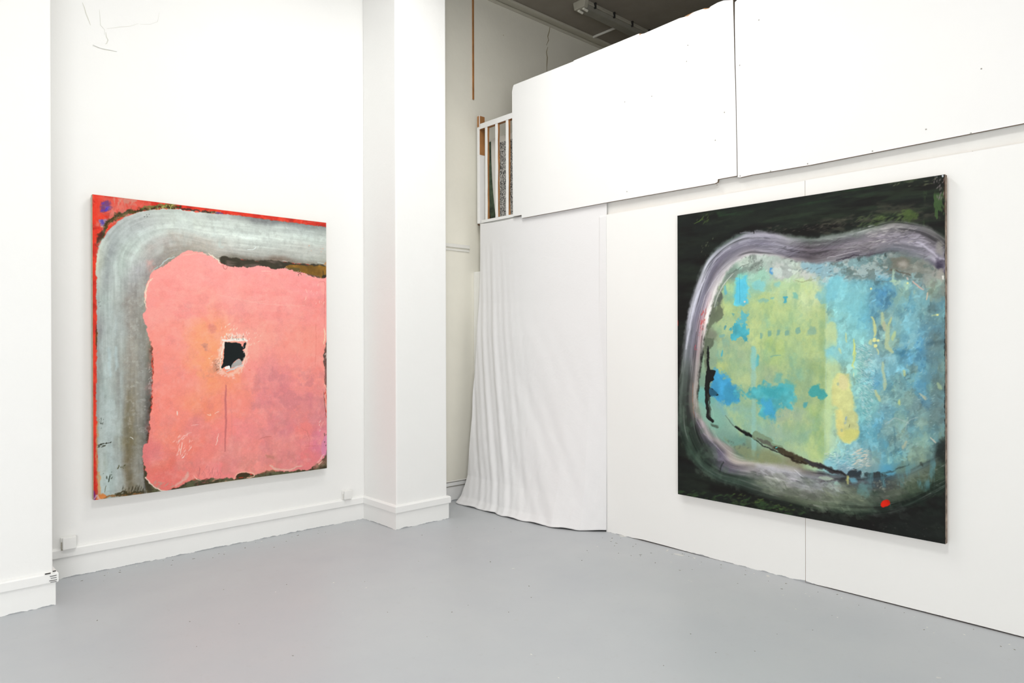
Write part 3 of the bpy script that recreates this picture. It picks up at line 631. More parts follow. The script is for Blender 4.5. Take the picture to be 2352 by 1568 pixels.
('poly',[(.0002,.0284),(.0062,.0277),(.0074,-.0038),(-.0015,-.0026)],(110,45,130),1.5,2,.8,50,0,0,1),
('line',[(.0015,-.003),(.0091,.0131),(.024,-.0003)],3,(214,200,205),1.5,2.5,.7,60,0),
('line',[(.0392,.0006),(.0698,.0053),(.1136,.0055),(.1776,.0034)],4,(140,90,40),2,3,.9,50,0),
('line',[(.0791,.0041),(.1057,.0109),(.1294,.005),(.1777,.0063)],6,(60,54,28),2,5,.95,50,0),
('marks',[(.098,.0279),(.1942,.0281),(.194,.0013),(.1057,.0051)],26,(60,56,40),3,3,85,.8,31,.3,12),
('line',[(.181,.0178),(.1911,.0494),(.1831,.0771)],6,(60,58,58),4,3,.8,40,0),
('poly',[(.4902,.8268),(.5377,.8268),(.6157,.8238),(.738,.8284),(.889,.8241),(1.0077,.8207),(1.007,.7548),(.9562,.7612),(.8665,.7795),(.7587,.7907),(.5956,.7881),(.5088,.7928)],(58,54,42),2.5,3,1,40,0,.1,1),
('glaze',[(.5186,.8255),(.759,.828),(.8013,.8),(.5183,.7933)],(122,104,98),.7,30,.52,4,.5,2,33,.3),
('poly',[(.7907,.8113),(.889,.8207),(1.0076,.819),(1.0072,.7726),(.9678,.7777),(.8887,.7876),(.8272,.7946)],(132,96,34),2,3,1,40,0,.15,1),
('poly',[(.8121,.804),(.8667,.8037),(.8534,.7926),(.8185,.7941)],(90,84,48),2,3,.8,50,0,0,1),
('line',[(.9891,.8285),(1.0031,.8365),(1.0006,.8114)],4,(200,140,80),1.5,2,.9,60,0),
('line',[(.9842,.8034),(.984,.7785)],2,(40,36,28),1,1,.9,60,0),
('poly',[(.9748,.7816),(1.0073,.7869),(1.0071,.7583),(.9838,.7608)],(44,40,30),2,2,.9,50,0,0,1),
('poly',[(.1784,.1073),(.2109,.0591),(.2272,.0272),(.2948,.007),(.3472,.0254),(.589,.0139),(.7518,.016),(.8817,.0159),(.9726,.0454),(1.0006,.0693),(1.0093,-.0081),(.6688,-.0083),(.2946,-.0143),(.2136,-.0101),(.1875,.017)],(66,60,40),2.5,3,1,40,0,.15,1),
('poly',[(.9816,.5231),(1.0143,.5267),(1.0124,.3269),(.9845,.3387),(.9762,.4346)],(46,44,38),2,2,1,40,0,.15,1),
('line',[(.9927,.4627),(.9997,.4662),(.9972,.4484)],4,(180,176,168),1,2,.9,60,0),
('glaze',[(.1784,.1073),(.2136,-.0101),(1.0093,-.0081),(1.0006,.0604)],(94,98,70),.8,34,.55,2,1,1,34,.15),
('line',[(.2161,.5084),(.2202,.4033),(.2163,.3284),(.211,.2912),(.2038,.2094),(.2003,.1768)],6.5,(66,50,38),2.5,5.5,.95,70,0),
('line',[(.2118,.5983),(.2047,.5384),(.2143,.4934)],2.5,(120,110,88),2,3,.7,60,0),
('marks',[(.1973,.4338),(.2171,.4334),(.213,.3361),(.1999,.3441)],40,(178,180,176),2.2,2,70,.7,35,.3,12),
('marks',[(.8884,.7493),(1.0072,.7726),(1.0071,.7583),(.8663,.7656)],5,(40,36,30),2.4,2,20,.8,36,.3,12),
('pfield',[(.213,.7542),(.1996,.7251),(.1895,.6903),(.187,.6559),(.189,.6292),(.179,.6007),(.1902,.5711),(.203,.5339),(.2127,.5009),(.2174,.4634),(.2169,.4079),(.215,.3735),(.2142,.3315),(.2094,.2943),(.2024,.2469),(.2038,.2064),(.1979,.174),(.1831,.1678),(.1787,.1459),(.1785,.1147),(.1826,.092),(.1928,.0647),(.1861,.0499),(.1959,.0399),(.2156,.0226),(.2371,.008),(.2582,-.0007),(.2947,.0029),(.3079,.0045),(.3383,.0147),(.3595,.0224),(.38,.0279),(.4115,.02),(.4389,.0212),(.4815,.0141),(.5136,.0165),(.55,.0053),(.5656,.0197),(.593,.0249),(.6207,.0169),(.6487,.0105),(.6598,.0159),(.7059,.0192),(.7329,.018),(.7644,.0112),(.8201,.0069),(.8617,.0094),(.9039,.0031),(.9471,.0223),(.9716,.0355),(.9925,.0505),(1.001,.1049),(1.0018,.1956),(.9944,.253),(.9888,.3012),(1.0008,.3363),(.9884,.3527),(.9889,.4042),(.9831,.4327),(.9834,.4611),(.9941,.4929),(1.0002,.5214),(1.0052,.5588),(1.0071,.7637),(.9816,.7696),(.9313,.7785),(.8754,.7886),(.8337,.7932),(.7906,.8028),(.7503,.797),(.6963,.8023),(.6596,.8051),(.6354,.7979),(.5432,.7948),(.5183,.7966),(.4975,.8033),(.4715,.8192),(.4346,.8341),(.3966,.8408),(.3591,.8412),(.3099,.8177),(.2668,.7859),(.2431,.7739)],[((.3712,.8032),(255,166,159)),((.4804,.7783),(255,168,163)),((.6756,.7728),(255,164,161)),((.8882,.7319),(255,160,159)),((.2663,.7207),(255,164,157)),((.2318,.6137),(254,160,153)),((.3699,.6477),(255,168,159)),((.5555,.6529),(255,168,161)),((.7575,.6586),(255,166,159)),((.9665,.6292),(255,158,151)),((.2989,.5234),(253,156,144)),((.4231,.5391),(254,168,136)),((.4786,.5552),(255,170,146)),((.5548,.5719),(255,172,157)),((.6734,.5232),(254,168,154)),((.886,.4884),(254,160,146)),((.4406,.4443),(255,164,124)),((.477,.364),(253,156,122)),((.5339,.3781),(253,154,124)),((.4035,.3667),(254,160,138)),((.247,.4176),(253,150,136)),((.3326,.4001),(253,152,138)),((.632,.4079),(252,154,144)),((.7133,.3891),(240,150,148)),((.8409,.3854),(250,154,146)),((.9643,.3995),(252,150,140)),((.3671,.3059),(252,154,124)),((.4209,.2717),(250,148,118)),((.2628,.2808),(250,140,126)),((.5523,.2803),(252,148,134)),((.7124,.2885),(238,142,144)),((.8397,.2476),(234,144,144)),((.9514,.2412),(226,140,146)),((.6709,.2407),(252,152,146)),((.2962,.1872),(248,138,118)),((.3664,.2127),(240,140,132)),((.4754,.173),(252,144,136)),((.5906,.1966),(248,146,144)),((.7533,.185),(228,140,144)),((.8831,.1756),(246,138,134)),((.9732,.1161),(232,132,154)),((.2445,.1007),(236,124,110)),((.3481,.1367),(244,134,118)),((.4378,.1129),(248,140,128)),((.5508,.1023),(232,144,140)),((.6494,.0931),(246,146,140)),((.7947,.0626),(230,136,136)),((.9045,.0694),(238,132,134)),((.2609,.0384),(236,122,114)),((.383,.0634),(240,134,126)),((.4931,.0438),(246,138,138)),((.7103,.0456),(236,144,136)),((.2032,.1347),(232,128,128))],1.4,2.6,70),
('glaze',[(.199,.6429),(1.0065,.7013),(1.0002,.0249),(.295,.0345),(.195,.1355)],(226,136,136),.3,16,.58,10,1,.8,41,.2),
('glaze',[(.2001,.7923),(1.0072,.7726),(1.0001,.0071),(.2024,.0301)],(255,176,160),.25,12,.6,8,1,1,42,.25),
('poly',[(.3837,.5857),(.5167,.6036),(.5161,.5394),(.4774,.4118),(.4397,.3338),(.4039,.4137)],(255,166,112),26,10,.5,14,0,0,1),
('glaze',[(.6524,.4405),(1.0037,.3985),(1.0002,.0249),(.6693,.0581)],(222,130,140),.4,20,.6,8,1,1,43,.15),
('glaze',[(.2955,.0955),(1.0006,.0604),(1,-.0018),(.3297,.0305)],(212,138,128),.45,26,.58,6,1,.7,44,.2),
('poly',[(.4417,.5739),(.4528,.5803),(.4713,.5742),(.4674,.5519),(.4525,.5423),(.4415,.5581)],(226,138,124),4,4,.8,50,0,0,1),
('poly',[(.4065,.5092),(.4411,.5091),(.4337,.4949),(.4372,.4823),(.4226,.4824),(.4173,.4966)],(206,138,122),1.8,3,.85,60,0,0,1),
('poly',[(.3967,.4201),(.4147,.4103),(.4255,.3879),(.4109,.3884)],(214,140,118),4,4,.6,60,0,0,1),
('poly',[(.4591,.4472),(.487,.4403),(.4829,.4021),(.4699,.412)],(180,128,108),3,4,.7,60,0,0,1),
('glaze',[(.2001,.7923),(1.0072,.7726),(1.0001,.0071),(.2024,.0301)],(250,140,128),.25,34,.6,8,1,1,45,.35),
('glaze',[(.2001,.7923),(1.0072,.7726),(1.0001,.0071),(.2024,.0301)],(255,184,172),.25,50,.62,8,1,1,46,.3),
('glaze',[(.5926,.4416),(1.0037,.3985),(1.0002,.0249),(.6692,.0415)],(206,126,130),.35,30,.62,8,1,.8,47,.3),
('dabs',[(.2749,.7363),(.4804,.7783),(.9674,.7353),(.9612,.0641),(.6693,.0581),(.2952,.065),(.2282,.1474)],800,12,1.8,70,60,.4,9,.012,207),
('line',[(.5127,.3563),(.5122,.2986),(.5136,.2343),(.5111,.1702),(.5088,.1143)],4.6,(204,112,112),2,1.2,.9,30,0),
('line',[(.5222,.356),(.5218,.3061)],3,(255,164,132),1.6,1,.6,60,0),
('line',[(.5353,.3216),(.5366,.2489),(.5398,.168)],3,(226,132,130),3,1.5,.45,60,0),
('marks',[(.392,.0702),(.4652,.0627),(.4741,.0172),(.3827,.0307)],26,(200,110,112),2.2,4,88,.55,51,.3,12),
('marks',[(.465,.0468),(.4931,.047),(.4928,.015),(.4685,.0178)],8,(206,112,112),2.2,4,88,.5,52,.3,12),
('line',[(.662,.1451),(.6947,.1507),(.7216,.1503)],2,(200,110,104),1.2,1.6,.7,60,0),
('line',[(.8869,.0971),(.9501,.0951)],1.8,(212,112,112),1.2,1,.6,60,0),
('poly',[(.6941,.0806),(.723,.0762),(.7271,.0657),(.7022,.0715)],(196,128,110),3,3,.7,50,0,0,1),
('line',[(.8676,.1716),(.8963,.1538),(.9095,.1213),(.9048,.0973)],2.4,(216,120,116),2,2,.5,60,0),
('line',[(.9432,.5847),(.9446,.488),(.9393,.4177)],2,(232,128,118),1.5,1,.5,60,0),
('line',[(.9608,.7562),(.9931,.7541),(.9901,.683),(.9891,.5764)],1.8,(225,120,118),1,1,.7,60,0),
('marks',[(.6145,.6874),(.7576,.6756),(.7575,.6586),(.6143,.6628)],5,(255,180,170),5,5,5,.5,53,.3,12),
('line',[(.4989,.5201),(.4968,.4913),(.485,.4308),(.4923,.4066),(.5244,.3913),(.5689,.4062),(.5847,.4254),(.6049,.4905),(.6071,.52),(.5544,.5249),(.5009,.5233)],9,(255,206,184),4,6,.75,50,.6),
('line',[(.5027,.5201),(.5544,.5233),(.6071,.5216)],7,(250,246,240),1.2,2.5,.95,70,.8),
('line',[(.5065,.5153),(.4966,.4673),(.4887,.4195)],4,(252,236,222),1.2,2.5,.95,70,.8),
('line',[(.6051,.5134),(.5988,.466),(.5886,.4286),(.5768,.4158)],3,(253,214,196),1.2,2,.95,70,.8),
('poly',[(.5112,.5137),(.5312,.5136),(.5756,.5119),(.5814,.5005),(.5892,.5004),(.5933,.5126),(.6031,.5118),(.599,.4938),(.5871,.4857),(.5988,.4725),(.5907,.4481),(.5829,.4434),(.5712,.4517),(.5556,.4455),(.54,.4264),(.5323,.4185),(.519,.4268),(.5038,.4192),(.4944,.4226),(.5002,.44),(.5042,.4672),(.5082,.4912)],(12,22,24),.8,1.6,1,60,0,0,1),
('poly',[(.5556,.4455),(.5712,.4517),(.5809,.4418),(.5847,.4319),(.5632,.4242),(.538,.4183),(.542,.4296)],(168,172,170),1.2,2,.95,60,.3,0,1),
('poly',[(.5095,.4222),(.5266,.4283),(.5323,.4169),(.5132,.4141)],(250,250,248),.8,1.2,1,60,.4,0,1),
('line',[(.5169,.4076),(.5399,.4135),(.569,.4225),(.5847,.427)],5,(214,214,214),1.4,2.5,.95,60,.6),
('marks',[(.5067,.5457),(.6034,.5429),(.6032,.5233),(.5065,.5233)],46,(246,240,230),2.2,2.4,85,.8,61,.8,12),
('marks',[(.5199,.5362),(.5935,.5363),(.5934,.5249),(.5198,.5249)],26,(140,136,124),1.6,2.4,85,.8,62,.3,12),
('marks',[(.4683,.4438),(.4965,.4561),(.4924,.4114),(.4718,.412)],22,(120,76,60),1.8,2,40,.85,63,.3,12),
('marks',[(.4407,.4633),(.4873,.4722),(.4866,.3956),(.4478,.4284)],22,(252,210,192),2.2,1.6,30,.8,64,.6,12),
('marks',[(.4737,.4151),(.5534,.4099),(.5531,.3807),(.4865,.386)],26,(255,206,196),2.6,1.8,20,.8,65,.6,12),
('marks',[(.4788,.5791),(.5646,.5947),(.5644,.5639),(.4879,.5488)],11,(255,226,206),2.6,2.6,60,.9,66,.7,12),
('marks',[(.6036,.5724),(.6735,.5399),(.6569,.4984),(.613,.5068)],13,(255,206,188),2.6,2,60,.8,67,.6,12),
('line',[(.4226,.4824),(.4372,.4791)],3,(255,160,120),1,1,.5,60,0),
('marks',[(.5631,.4096),(.6163,.4313),(.622,.4081),(.5726,.3834)],8,(236,110,90),1.8,1.6,30,.7,68,.3,12),
('marks',[(.4879,.5473),(.6233,.5529),(.629,.5233),(.4876,.5169)],40,(252,236,224),2.6,2,80,.7,84,.8,12),
('marks',[(.5933,.5151),(.623,.515),(.6121,.4084),(.5825,.401)],22,(255,222,206),2.6,2.2,70,.7,85,.7,12),
('marks',[(.4782,.5153),(.5046,.5153),(.4924,.4114),(.47,.4199)],22,(255,224,206),2.6,2.2,75,.7,86,.7,12),
('glaze',[(.6725,.4235),(.9757,.3815),(.974,.2045),(.7123,.2717)],(214,130,136),.5,22,.56,10,1,1.2,87,.15),
('glaze',[(.2328,.7342),(.979,.7358),(.9773,.5586),(.2652,.5841)],(248,144,138),.35,18,.62,10,.5,1.6,88,.15),
('line',[(.4797,.689),(.5946,.6704),(.7575,.6586),(.8875,.6588)],2.2,(255,184,174),1.6,2,.6,60,0),
('line',[(.1907,.6352),(.1876,.6575),(.1911,.6904),(.2012,.7206),(.2162,.7333)],3.2,(246,218,196),1.1,2.2,.9,60,.7),
('line',[(.4402,.8361),(.4622,.8281),(.4807,.8134),(.4956,.8016)],4,(244,226,208),1.2,2.5,.9,60,.7),
('line',[(.3983,.8316),(.4383,.8328)],1.8,(246,210,196),1,2,.7,60,0),
('line',[(.336,.8226),(.3893,.8325)],1.8,(244,196,180),1,2,.7,60,0),
('line',[(.5032,.7989),(.5068,.7862),(.5182,.7853),(.5221,.7968)],1.4,(196,96,92),.8,.8,.9,60,0),
('line',[(.6757,.7861),(.7209,.7869)],1.8,(250,205,190),.8,1,.8,60,0),
('marks',[(.7907,.813),(.8887,.7876),(.9886,.7717),(.9792,.757),(.8445,.7783),(.7799,.7953)],28,(214,186,172),2.2,2,20,.8,71,.4,12),
('line',[(.8576,.7755),(.8555,.7823),(.8643,.788),(.8709,.7797)],1.6,(90,66,56),.8,.8,.9,60,0),
('line',[(.9021,.7866),(.9223,.7806),(.9381,.7762)],2.4,(74,56,46),1,2,.9,60,0),
('marks',[(.866,.731),(.9977,.7543),(.9969,.6654),(.8876,.6623)],13,(255,210,198),2.4,3,75,.75,72,.5,12),
('line',[(.9867,.5675),(.9934,.5409),(.9861,.5054)],3.5,(253,212,182),1.2,1.6,.9,60,.6),
('line',[(.9869,.3457),(.9983,.3186),(.9933,.2832),(1.0021,.2205)],3,(250,190,170),1.2,1.6,.9,60,.6),
('line',[(.9843,.3103),(.9885,.2657),(.995,.2121)],1.2,(90,80,70),.7,1,.8,60,0),
('marks',[(.9603,.2089),(.9879,.2001),(.9781,.1423),(.9598,.1525)],8,(240,205,196),2.2,2.4,80,.85,73,.5,12),
('poly',[(.9778,.1157),(1.0012,.1316),(1.0006,.0693),(.9818,.048),(.9681,.0635)],(224,140,176),3,3,.8,40,0,0,1),
('marks',[(.9875,.1593),(1.0015,.1583),(1.0008,.0871),(.9846,.0974)],7,(60,52,44),2,2,80,.9,74,.3,12),
('line',[(.9449,.0269),(.9656,.039),(.9819,.0551)],4,(240,190,180),1.5,3,.9,60,.6),
('line',[(.7102,.0422),(.7309,.0283),(.7623,.0165),(.8115,.013),(.842,.0235),(.8729,.0238)],4.5,(236,190,172),1.8,3,.85,50,.7),
('line',[(.9771,.0308),(.9585,.0185)],3,(248,196,176),1,2,.9,60,.5),
('line',[(.1878,.0527),(.2024,.0331),(.2221,.0158),(.2438,.0041),(.2674,-.0018)],3,(240,214,200),1,2,.95,60,.8),
('marks',[(.214,.0348),(.2949,.0223),(.2948,.007),(.2238,.0156)],26,(196,160,144),2.6,2,30,.75,75,.4,12),
('line',[(.3034,.009),(.3261,.0248),(.3437,.0351),(.3544,.0525)],6,(228,186,172),2.5,3,.7,50,.6),
('line',[(.3757,.0377),(.3917,.0234),(.4079,.0184)],2,(248,190,176),1,1,.8,60,0),
('line',[(.55,.0053),(.5598,.0204),(.5891,.0286),(.6247,.0198),(.6406,.0081),(.6206,.0038),(.5928,.0053)],2.6,(248,190,168),1,1.6,.95,60,.7),
('poly',[(.5637,.0216),(.5891,.0253),(.6127,.0211),(.6187,.0138),(.6007,.006),(.5752,.004),(.5597,.0107)],(66,52,30),1.2,2,1,60,0,0,1),
('line',[(.5694,.0079),(.5889,.0074)],2.2,(200,60,30),1,1,.9,60,0),
('marks',[(.3756,.0284),(.4371,.0182),(.4369,-.0007),(.3789,.0031)],14,(150,84,84),3,1.6,10,.8,76,.3,12),
('marks',[(.4555,.0161),(.5308,.0107),(.5116,-.0032),(.4646,-.0008)],6,(238,160,140),2.6,2.4,10,.8,77,.3,12),
('marks',[(.6487,.0171),(.71,.0138),(.6893,-.0007),(.6486,.0006)],8,(90,40,36),2.4,1.8,20,.9,78,.3,12),
('poly',[(.1909,.0315),(.2105,.0172),(.2071,.0056),(.1973,.0099)],(60,56,40),2,2,.7,50,0,0,1),
('marks',[(.2927,.1722),(.3398,.1992),(.3749,.1654),(.3656,.1196),(.3042,.11)],32,(255,214,204),1.7,5,60,.85,81,.5,12),
('line',[(.3307,.1613),(.3253,.1387),(.3216,.1191)],2,(255,220,208),.8,1,.9,60,.5),
('line',[(.3133,.1643),(.3344,.1811),(.3662,.1925)],1.5,(250,205,198),.8,2,.8,60,0),
('line',[(.3285,.1061),(.3391,.1128)],2.4,(255,226,222),.8,1.4,.9,60,.5),
('line',[(.3107,.2719),(.3123,.2595)],3,(252,226,214),1,1.6,.9,60,.5),
('line',[(.4353,.2519),(.4482,.2496),(.4464,.2544)],1.8,(255,220,200),.8,1,.9,60,0),
('line',[(.4649,.2549),(.4817,.2618)],1.8,(255,214,196),.8,1.2,.9,60,0),
('line',[(.4811,.1806),(.4753,.1571),(.4695,.1385)],1.6,(255,220,206),.8,1.4,.9,60,0),
('line',[(.3664,.2174),(.3987,.2182)],1.4,(255,205,196),.8,1.4,.8,60,0),
('marks',[(.3402,.2455),(.5913,.2782),(.8844,.3146),(.9773,.5586),(.6746,.6563),(.3878,.6482),(.2645,.493)],26,(255,190,176),1.5,2,60,.6,82,.3,12),
('marks',[(.2657,.6448),(.8876,.6623),(.8828,.1409),(.2962,.1872)],22,(214,118,108),1.5,1.5,60,.6,83,.1,12),
('grain',.035,.02),
]
TEAL_OPS = [
('fill',(26,30,28)),
('glaze',[(-.0215,1.026),(1.021,1.0216),(1.0133,-.0176),(-.0282,-.0178)],(34,42,34),.8,16,.52,2,.4,1.6,101,.4),
('glaze',[(-.0215,1.026),(1.021,1.0216),(1.0133,-.0176),(-.0282,-.0178)],(20,18,18),.8,20,.55,2,.35,1.5,102,.4),
('glaze',[(.0949,1.0276),(1.0025,1.0008),(1.0014,.859),(.7044,.8762),(.3807,.9221),(.1351,.9472)],(44,58,42),.6,26,.56,10,.35,2,103,.3),
('glaze',[(.1754,1.0029),(.7777,1.0022),(.7916,.975),(.1948,.9709)],(38,62,40),.7,34,.52,4,.3,2,104,.3),
('glaze',[(.55,.9049),(.7773,.9452),(.9645,.9226),(.9892,.884),(.8463,.8872),(.6288,.8704)],(72,72,60),.6,40,.56,8,.5,1.8,105,.25),
('marks',[(.3984,.9204),(.629,.9101),(.8052,.9167),(.7627,.8896),(.5976,.88),(.4331,.9028)],70,(84,80,70),2.4,3.4,12,.45,211,.3,12),
('glaze',[(.7047,.9151),(.9131,.9166),(.9257,.8727),(.7192,.8812)],(78,98,50),.6,34,.56,8,.7,1.6,106,.3),
('marks',[(.7194,.9135),(.9,.9157),(.9063,.8833),(.7338,.8836)],60,(92,110,66),3,3,12,.5,210,.3,12),
('poly',[(.8681,.9095),(.8841,.9151),(.9104,.9048),(.9155,.892),(.9024,.8813),(.8799,.8898)],(82,104,52),6,9,.7,60,0,0,1),
('glaze',[(.9457,.961),(.9997,.9539),(.9988,.8356),(.9386,.8654)],(70,98,56),.8,34,.55,6,1.5,.6,107,.1),
('marks',[(.965,.9944),(1,.9953),(.9995,.9302),(.9771,.933)],26,(120,112,112),2.2,2.4,75,.8,108,.4,12),
('marks',[(.8471,1.0014),(.9776,1.0021),(.9774,.9747),(.847,.9803)],14,(100,106,80),3.4,3,8,.7,109,.3,12),
('marks',[(.0946,.9818),(.1753,.9955),(.1652,.9591),(.0945,.9589)],8,(70,92,44),3,3.4,35,.8,110,.2,12),
('line',[(.0821,.9633),(.1068,.9698),(.1273,.9828)],2,(84,112,50),1.2,1.4,.85,60,0),
('marks',[(.1185,.8881),(.1747,.9057),(.1344,.8414),(.1142,.8429)],9,(84,92,70),2.4,2,60,.7,111,.2,12),
('marks',[(.0044,.0177),(.2839,.0316),(.5438,.019),(.5436,-.0012),(.2836,-.0046),(.0043,.0068)],70,(50,74,44),4,4,15,.8,112,.3,12),
('marks',[(.2464,.0413),(.4947,.0324),(.5111,.0047),(.265,.0073)],40,(76,98,50),3,3,10,.75,113,.3,12),
('marks',[(.965,1.0027),(.9776,1.0021),(.9776,.9949)],2,(220,225,235),2.2,1.3,0,.9,114,.3,12),
('line',[(.9926,.9987),(.9938,.995)],2.6,(225,230,240),.8,.8,.95,60,0),
('marks',[(.7707,.0207),(.9831,.0539),(.9828,.0065),(.7705,.0017)],16,(60,62,58),2,1.6,10,.7,115,.2,12),
('line',[(-.0003,.625),(.0018,.6047)],2.4,(190,40,30),1,1.2,.9,60,0),
('pshep',[(1.0032,.7642),(.9634,.779),(.8991,.7961),(.8321,.8076),(.7186,.7974),(.597,.7932),(.5002,.8139),(.3978,.8357),(.3078,.8341),(.2515,.812),(.2032,.7619),(.1633,.6742),(.1366,.5694),(.1157,.4634),(.1029,.372),(.0984,.3033),(.1304,.2373),(.209,.1768),(.2846,.1331),(.4618,.1106),(.7136,.1018),(.8812,.148),(.9993,.2331)],[((.2891,.8152),(192,208,196)),((.3622,.8171),(196,208,202)),((.2129,.7614),(160,184,172)),((.2418,.7715),(128,150,138)),((.3531,.7992),(146,160,152)),((.4663,.7721),(178,188,184)),((.565,.7524),(196,204,196)),((.628,.7672),(146,180,190)),((.7184,.7652),(132,164,168)),((.7761,.7741),(112,144,146)),((.859,.7745),(118,124,116)),((.9119,.7562),(134,138,130)),((.9755,.7185),(152,152,146)),((.9877,.6799),(140,140,136)),((.8591,.7869),(110,130,130)),((.2888,.7571),(140,214,196)),((.251,.7299),(172,212,164)),((.3796,.752),(160,208,186)),((.4659,.7167),(184,218,184)),((.5486,.7127),(200,222,170)),((.5644,.6743),(206,222,172)),((.2411,.6716),(182,206,142)),((.3966,.6664),(182,206,144)),((.4989,.6355),(178,206,152)),((.5959,.633),(198,214,156)),((.2118,.5985),(164,192,150)),((.3606,.5821),(186,208,146)),((.4649,.5672),(180,204,146)),((.5795,.553),(182,202,144)),((.1878,.5095),(150,178,148)),((.2872,.5249),(166,190,152)),((.3236,.4532),(160,190,158)),((.4305,.5255),(176,202,130)),((.5308,.4852),(160,190,146)),((.5947,.4595),(152,180,130)),((.2011,.4473),(176,196,132)),((.395,.4267),(164,184,152)),((.4974,.4161),(160,188,142)),((.5784,.3922),(158,184,140)),((.6016,.3266),(164,194,122)),((.6011,.2601),(166,196,130)),((.5929,.2061),(188,208,148)),((.5292,.2543),(156,190,160)),((.4632,.3181),(166,186,158)),((.4456,.2337),(160,190,166)),((.3585,.269),(148,190,172)),((.2855,.2782),(150,190,166)),((.2197,.34),(132,182,180)),((.5288,.2),(172,202,162)),((.5458,.3097),(160,184,160)),((.6583,.7101),(132,204,220)),((.6579,.6577),(150,212,212)),((.6726,.6049),(140,206,208)),((.6871,.5267),(150,206,206)),((.6443,.4607),(192,216,166)),((.6439,.3949),(198,222,166)),((.6341,.3154),(186,220,178)),((.6367,.2498),(190,222,188)),((.6363,.1865),(150,206,216)),((.7176,.6557),(112,182,198)),((.7326,.7193),(112,170,188)),((.7606,.6033),(96,166,196)),((.7242,.5526),(148,204,200)),((.7236,.4754),(140,196,182)),((.752,.3995),(134,192,192)),((.7658,.3367),(124,188,190)),((.7511,.2721),(116,186,204)),((.6997,.2098),(140,202,218)),((.7577,.1964),(154,178,176)),((.6845,.1655),(132,168,182)),((.8039,.7282),(104,170,194)),((.8174,.6836),(82,148,192)),((.8853,.7113),(118,174,190)),((.8848,.6501),(104,168,188)),((.937,.6483),(110,158,168)),((.9748,.6232),(104,152,162)),((.8305,.5958),(140,172,166)),((.8843,.5766),(106,168,190)),((.9365,.576),(94,154,186)),((.9844,.5636),(72,104,120)),((.8301,.5398),(154,186,168)),((.8638,.509),(82,144,178)),((.9101,.5095),(92,160,200)),((.9739,.4923),(100,146,152)),((.8021,.4895),(142,188,200)),((.8157,.4397),(104,168,198)),((.8565,.4287),(94,158,180)),((.9354,.4314),(78,146,186)),((.9733,.4208),(112,152,150)),((.829,.3779),(152,186,178)),((.883,.3928),(106,158,164)),((.9221,.3705),(84,138,170)),((.9729,.3613),(100,136,142)),((.801,.3263),(98,172,204)),((.8558,.3299),(118,166,168)),((.8955,.3081),(80,142,168)),((.9725,.3018),(108,130,116)),((.8282,.2783),(108,176,190)),((.8821,.2704),(124,166,166)),((.9214,.2737),(100,152,168)),((.9895,.244),(50,60,58)),((.8002,.2259),(112,178,196)),((.8551,.2311),(98,154,166)),((.9081,.2362),(120,150,144)),((.7718,.1802),(126,160,164)),((.8276,.1887),(92,162,190)),((.8815,.1969),(106,134,124)),((.9466,.2183),(88,106,98)),((.1506,.2539),(150,176,162)),((.2093,.2286),(128,166,152)),((.2663,.204),(116,158,144)),((.3218,.1874),(122,146,122)),((.4107,.1719),(138,148,112)),((.4956,.153),(142,142,116)),((.1804,.2829),(136,184,166)),((.2848,.1694),(112,134,116)),((.1701,.203),(150,170,156)),((.1566,.5618),(128,136,118)),((.1771,.6737),(104,112,96)),((.156,.4717),(140,168,142)),((.1315,.4034),(128,160,140)),((.1231,.3547),(118,182,174)),((.1268,.2974),(140,180,162)),((.2028,.71),(120,132,120))],3,3,40),
('glaze',[(.325,.6688),(.6193,.6324),(.6194,.202),(.4627,.2489)],(140,172,136),.35,14,.58,8,1,.7,122,.2),
('glaze',[(.1934,.7625),(.62,.7252),(.6194,.1954),(.2852,.2347),(.1712,.3749)],(120,182,172),.4,18,.66,8,1,1,186,.2),
('glaze',[(.6277,.7248),(1.0004,.7171),(.9967,.221),(.6546,.1858)],(150,200,198),.45,22,.52,8,1.3,.6,171,.35),
('glaze',[(.6584,.7232),(1.0004,.7171),(.9967,.221),(.6546,.1858)],(176,212,200),.35,50,.6,8,1.6,.7,181,.3),
('glaze',[(.6584,.7232),(1.0004,.7171),(.9967,.221),(.6546,.1858)],(70,130,150),.2,60,.6,8,1.6,.7,182,.3),
('glaze',[(.7758,.7298),(1.0004,.7171),(.9967,.221),(.7719,.1979)],(60,118,160),.32,16,.56,8,1.1,.7,172,.3),
('glaze',[(.7758,.7298),(1.0004,.7171),(.9967,.221),(.7719,.1979)],(172,190,150),.45,22,.64,8,1.8,.5,183,.2),
('glaze',[(.802,.477),(.999,.5281),(.9967,.221),(.8139,.2022)],(140,156,140),.45,20,.56,8,1,.7,173,.12),
('glaze',[(.9503,.7199),(1.0028,.717),(.9992,.2213),(.9593,.2172)],(80,100,104),.5,24,.54,8,1,.6,174,.16),
('dabs',[(.6278,.7381),(1.0029,.7288),(.9993,.2331),(.6546,.1858)],2400,7,2.4,70,35,.6,5,.09,201),
('dabs',[(.2128,.7466),(.6122,.7257),(.6086,.2076),(.3221,.2376),(.1907,.346)],800,9,2.2,70,40,.4,8,.035,202),
('dabs',[(.2893,.837),(1.001,.7999),(1.0003,.7053),(.6277,.7248),(.2888,.7571)],500,6,1.8,20,60,.6,6,.1,203),
('glaze',[(.1738,.7636),(.62,.7252),(.6194,.1954),(.2852,.2347),(.1909,.3757)],(188,210,140),.35,10,.55,8,1,1,121,.2),
('poly',[(.6055,.6594),(.6212,.6721),(.6223,.394),(.6195,.2086),(.5898,.2191),(.5942,.3928),(.6014,.5263)],(146,176,122),5,3,.45,30,0,0,1),
('line',[(.6226,.6588),(.6248,.5264),(.6223,.394),(.6198,.2616),(.6179,.2018)],2.5,(170,205,185),1.2,1,.55,60,0),
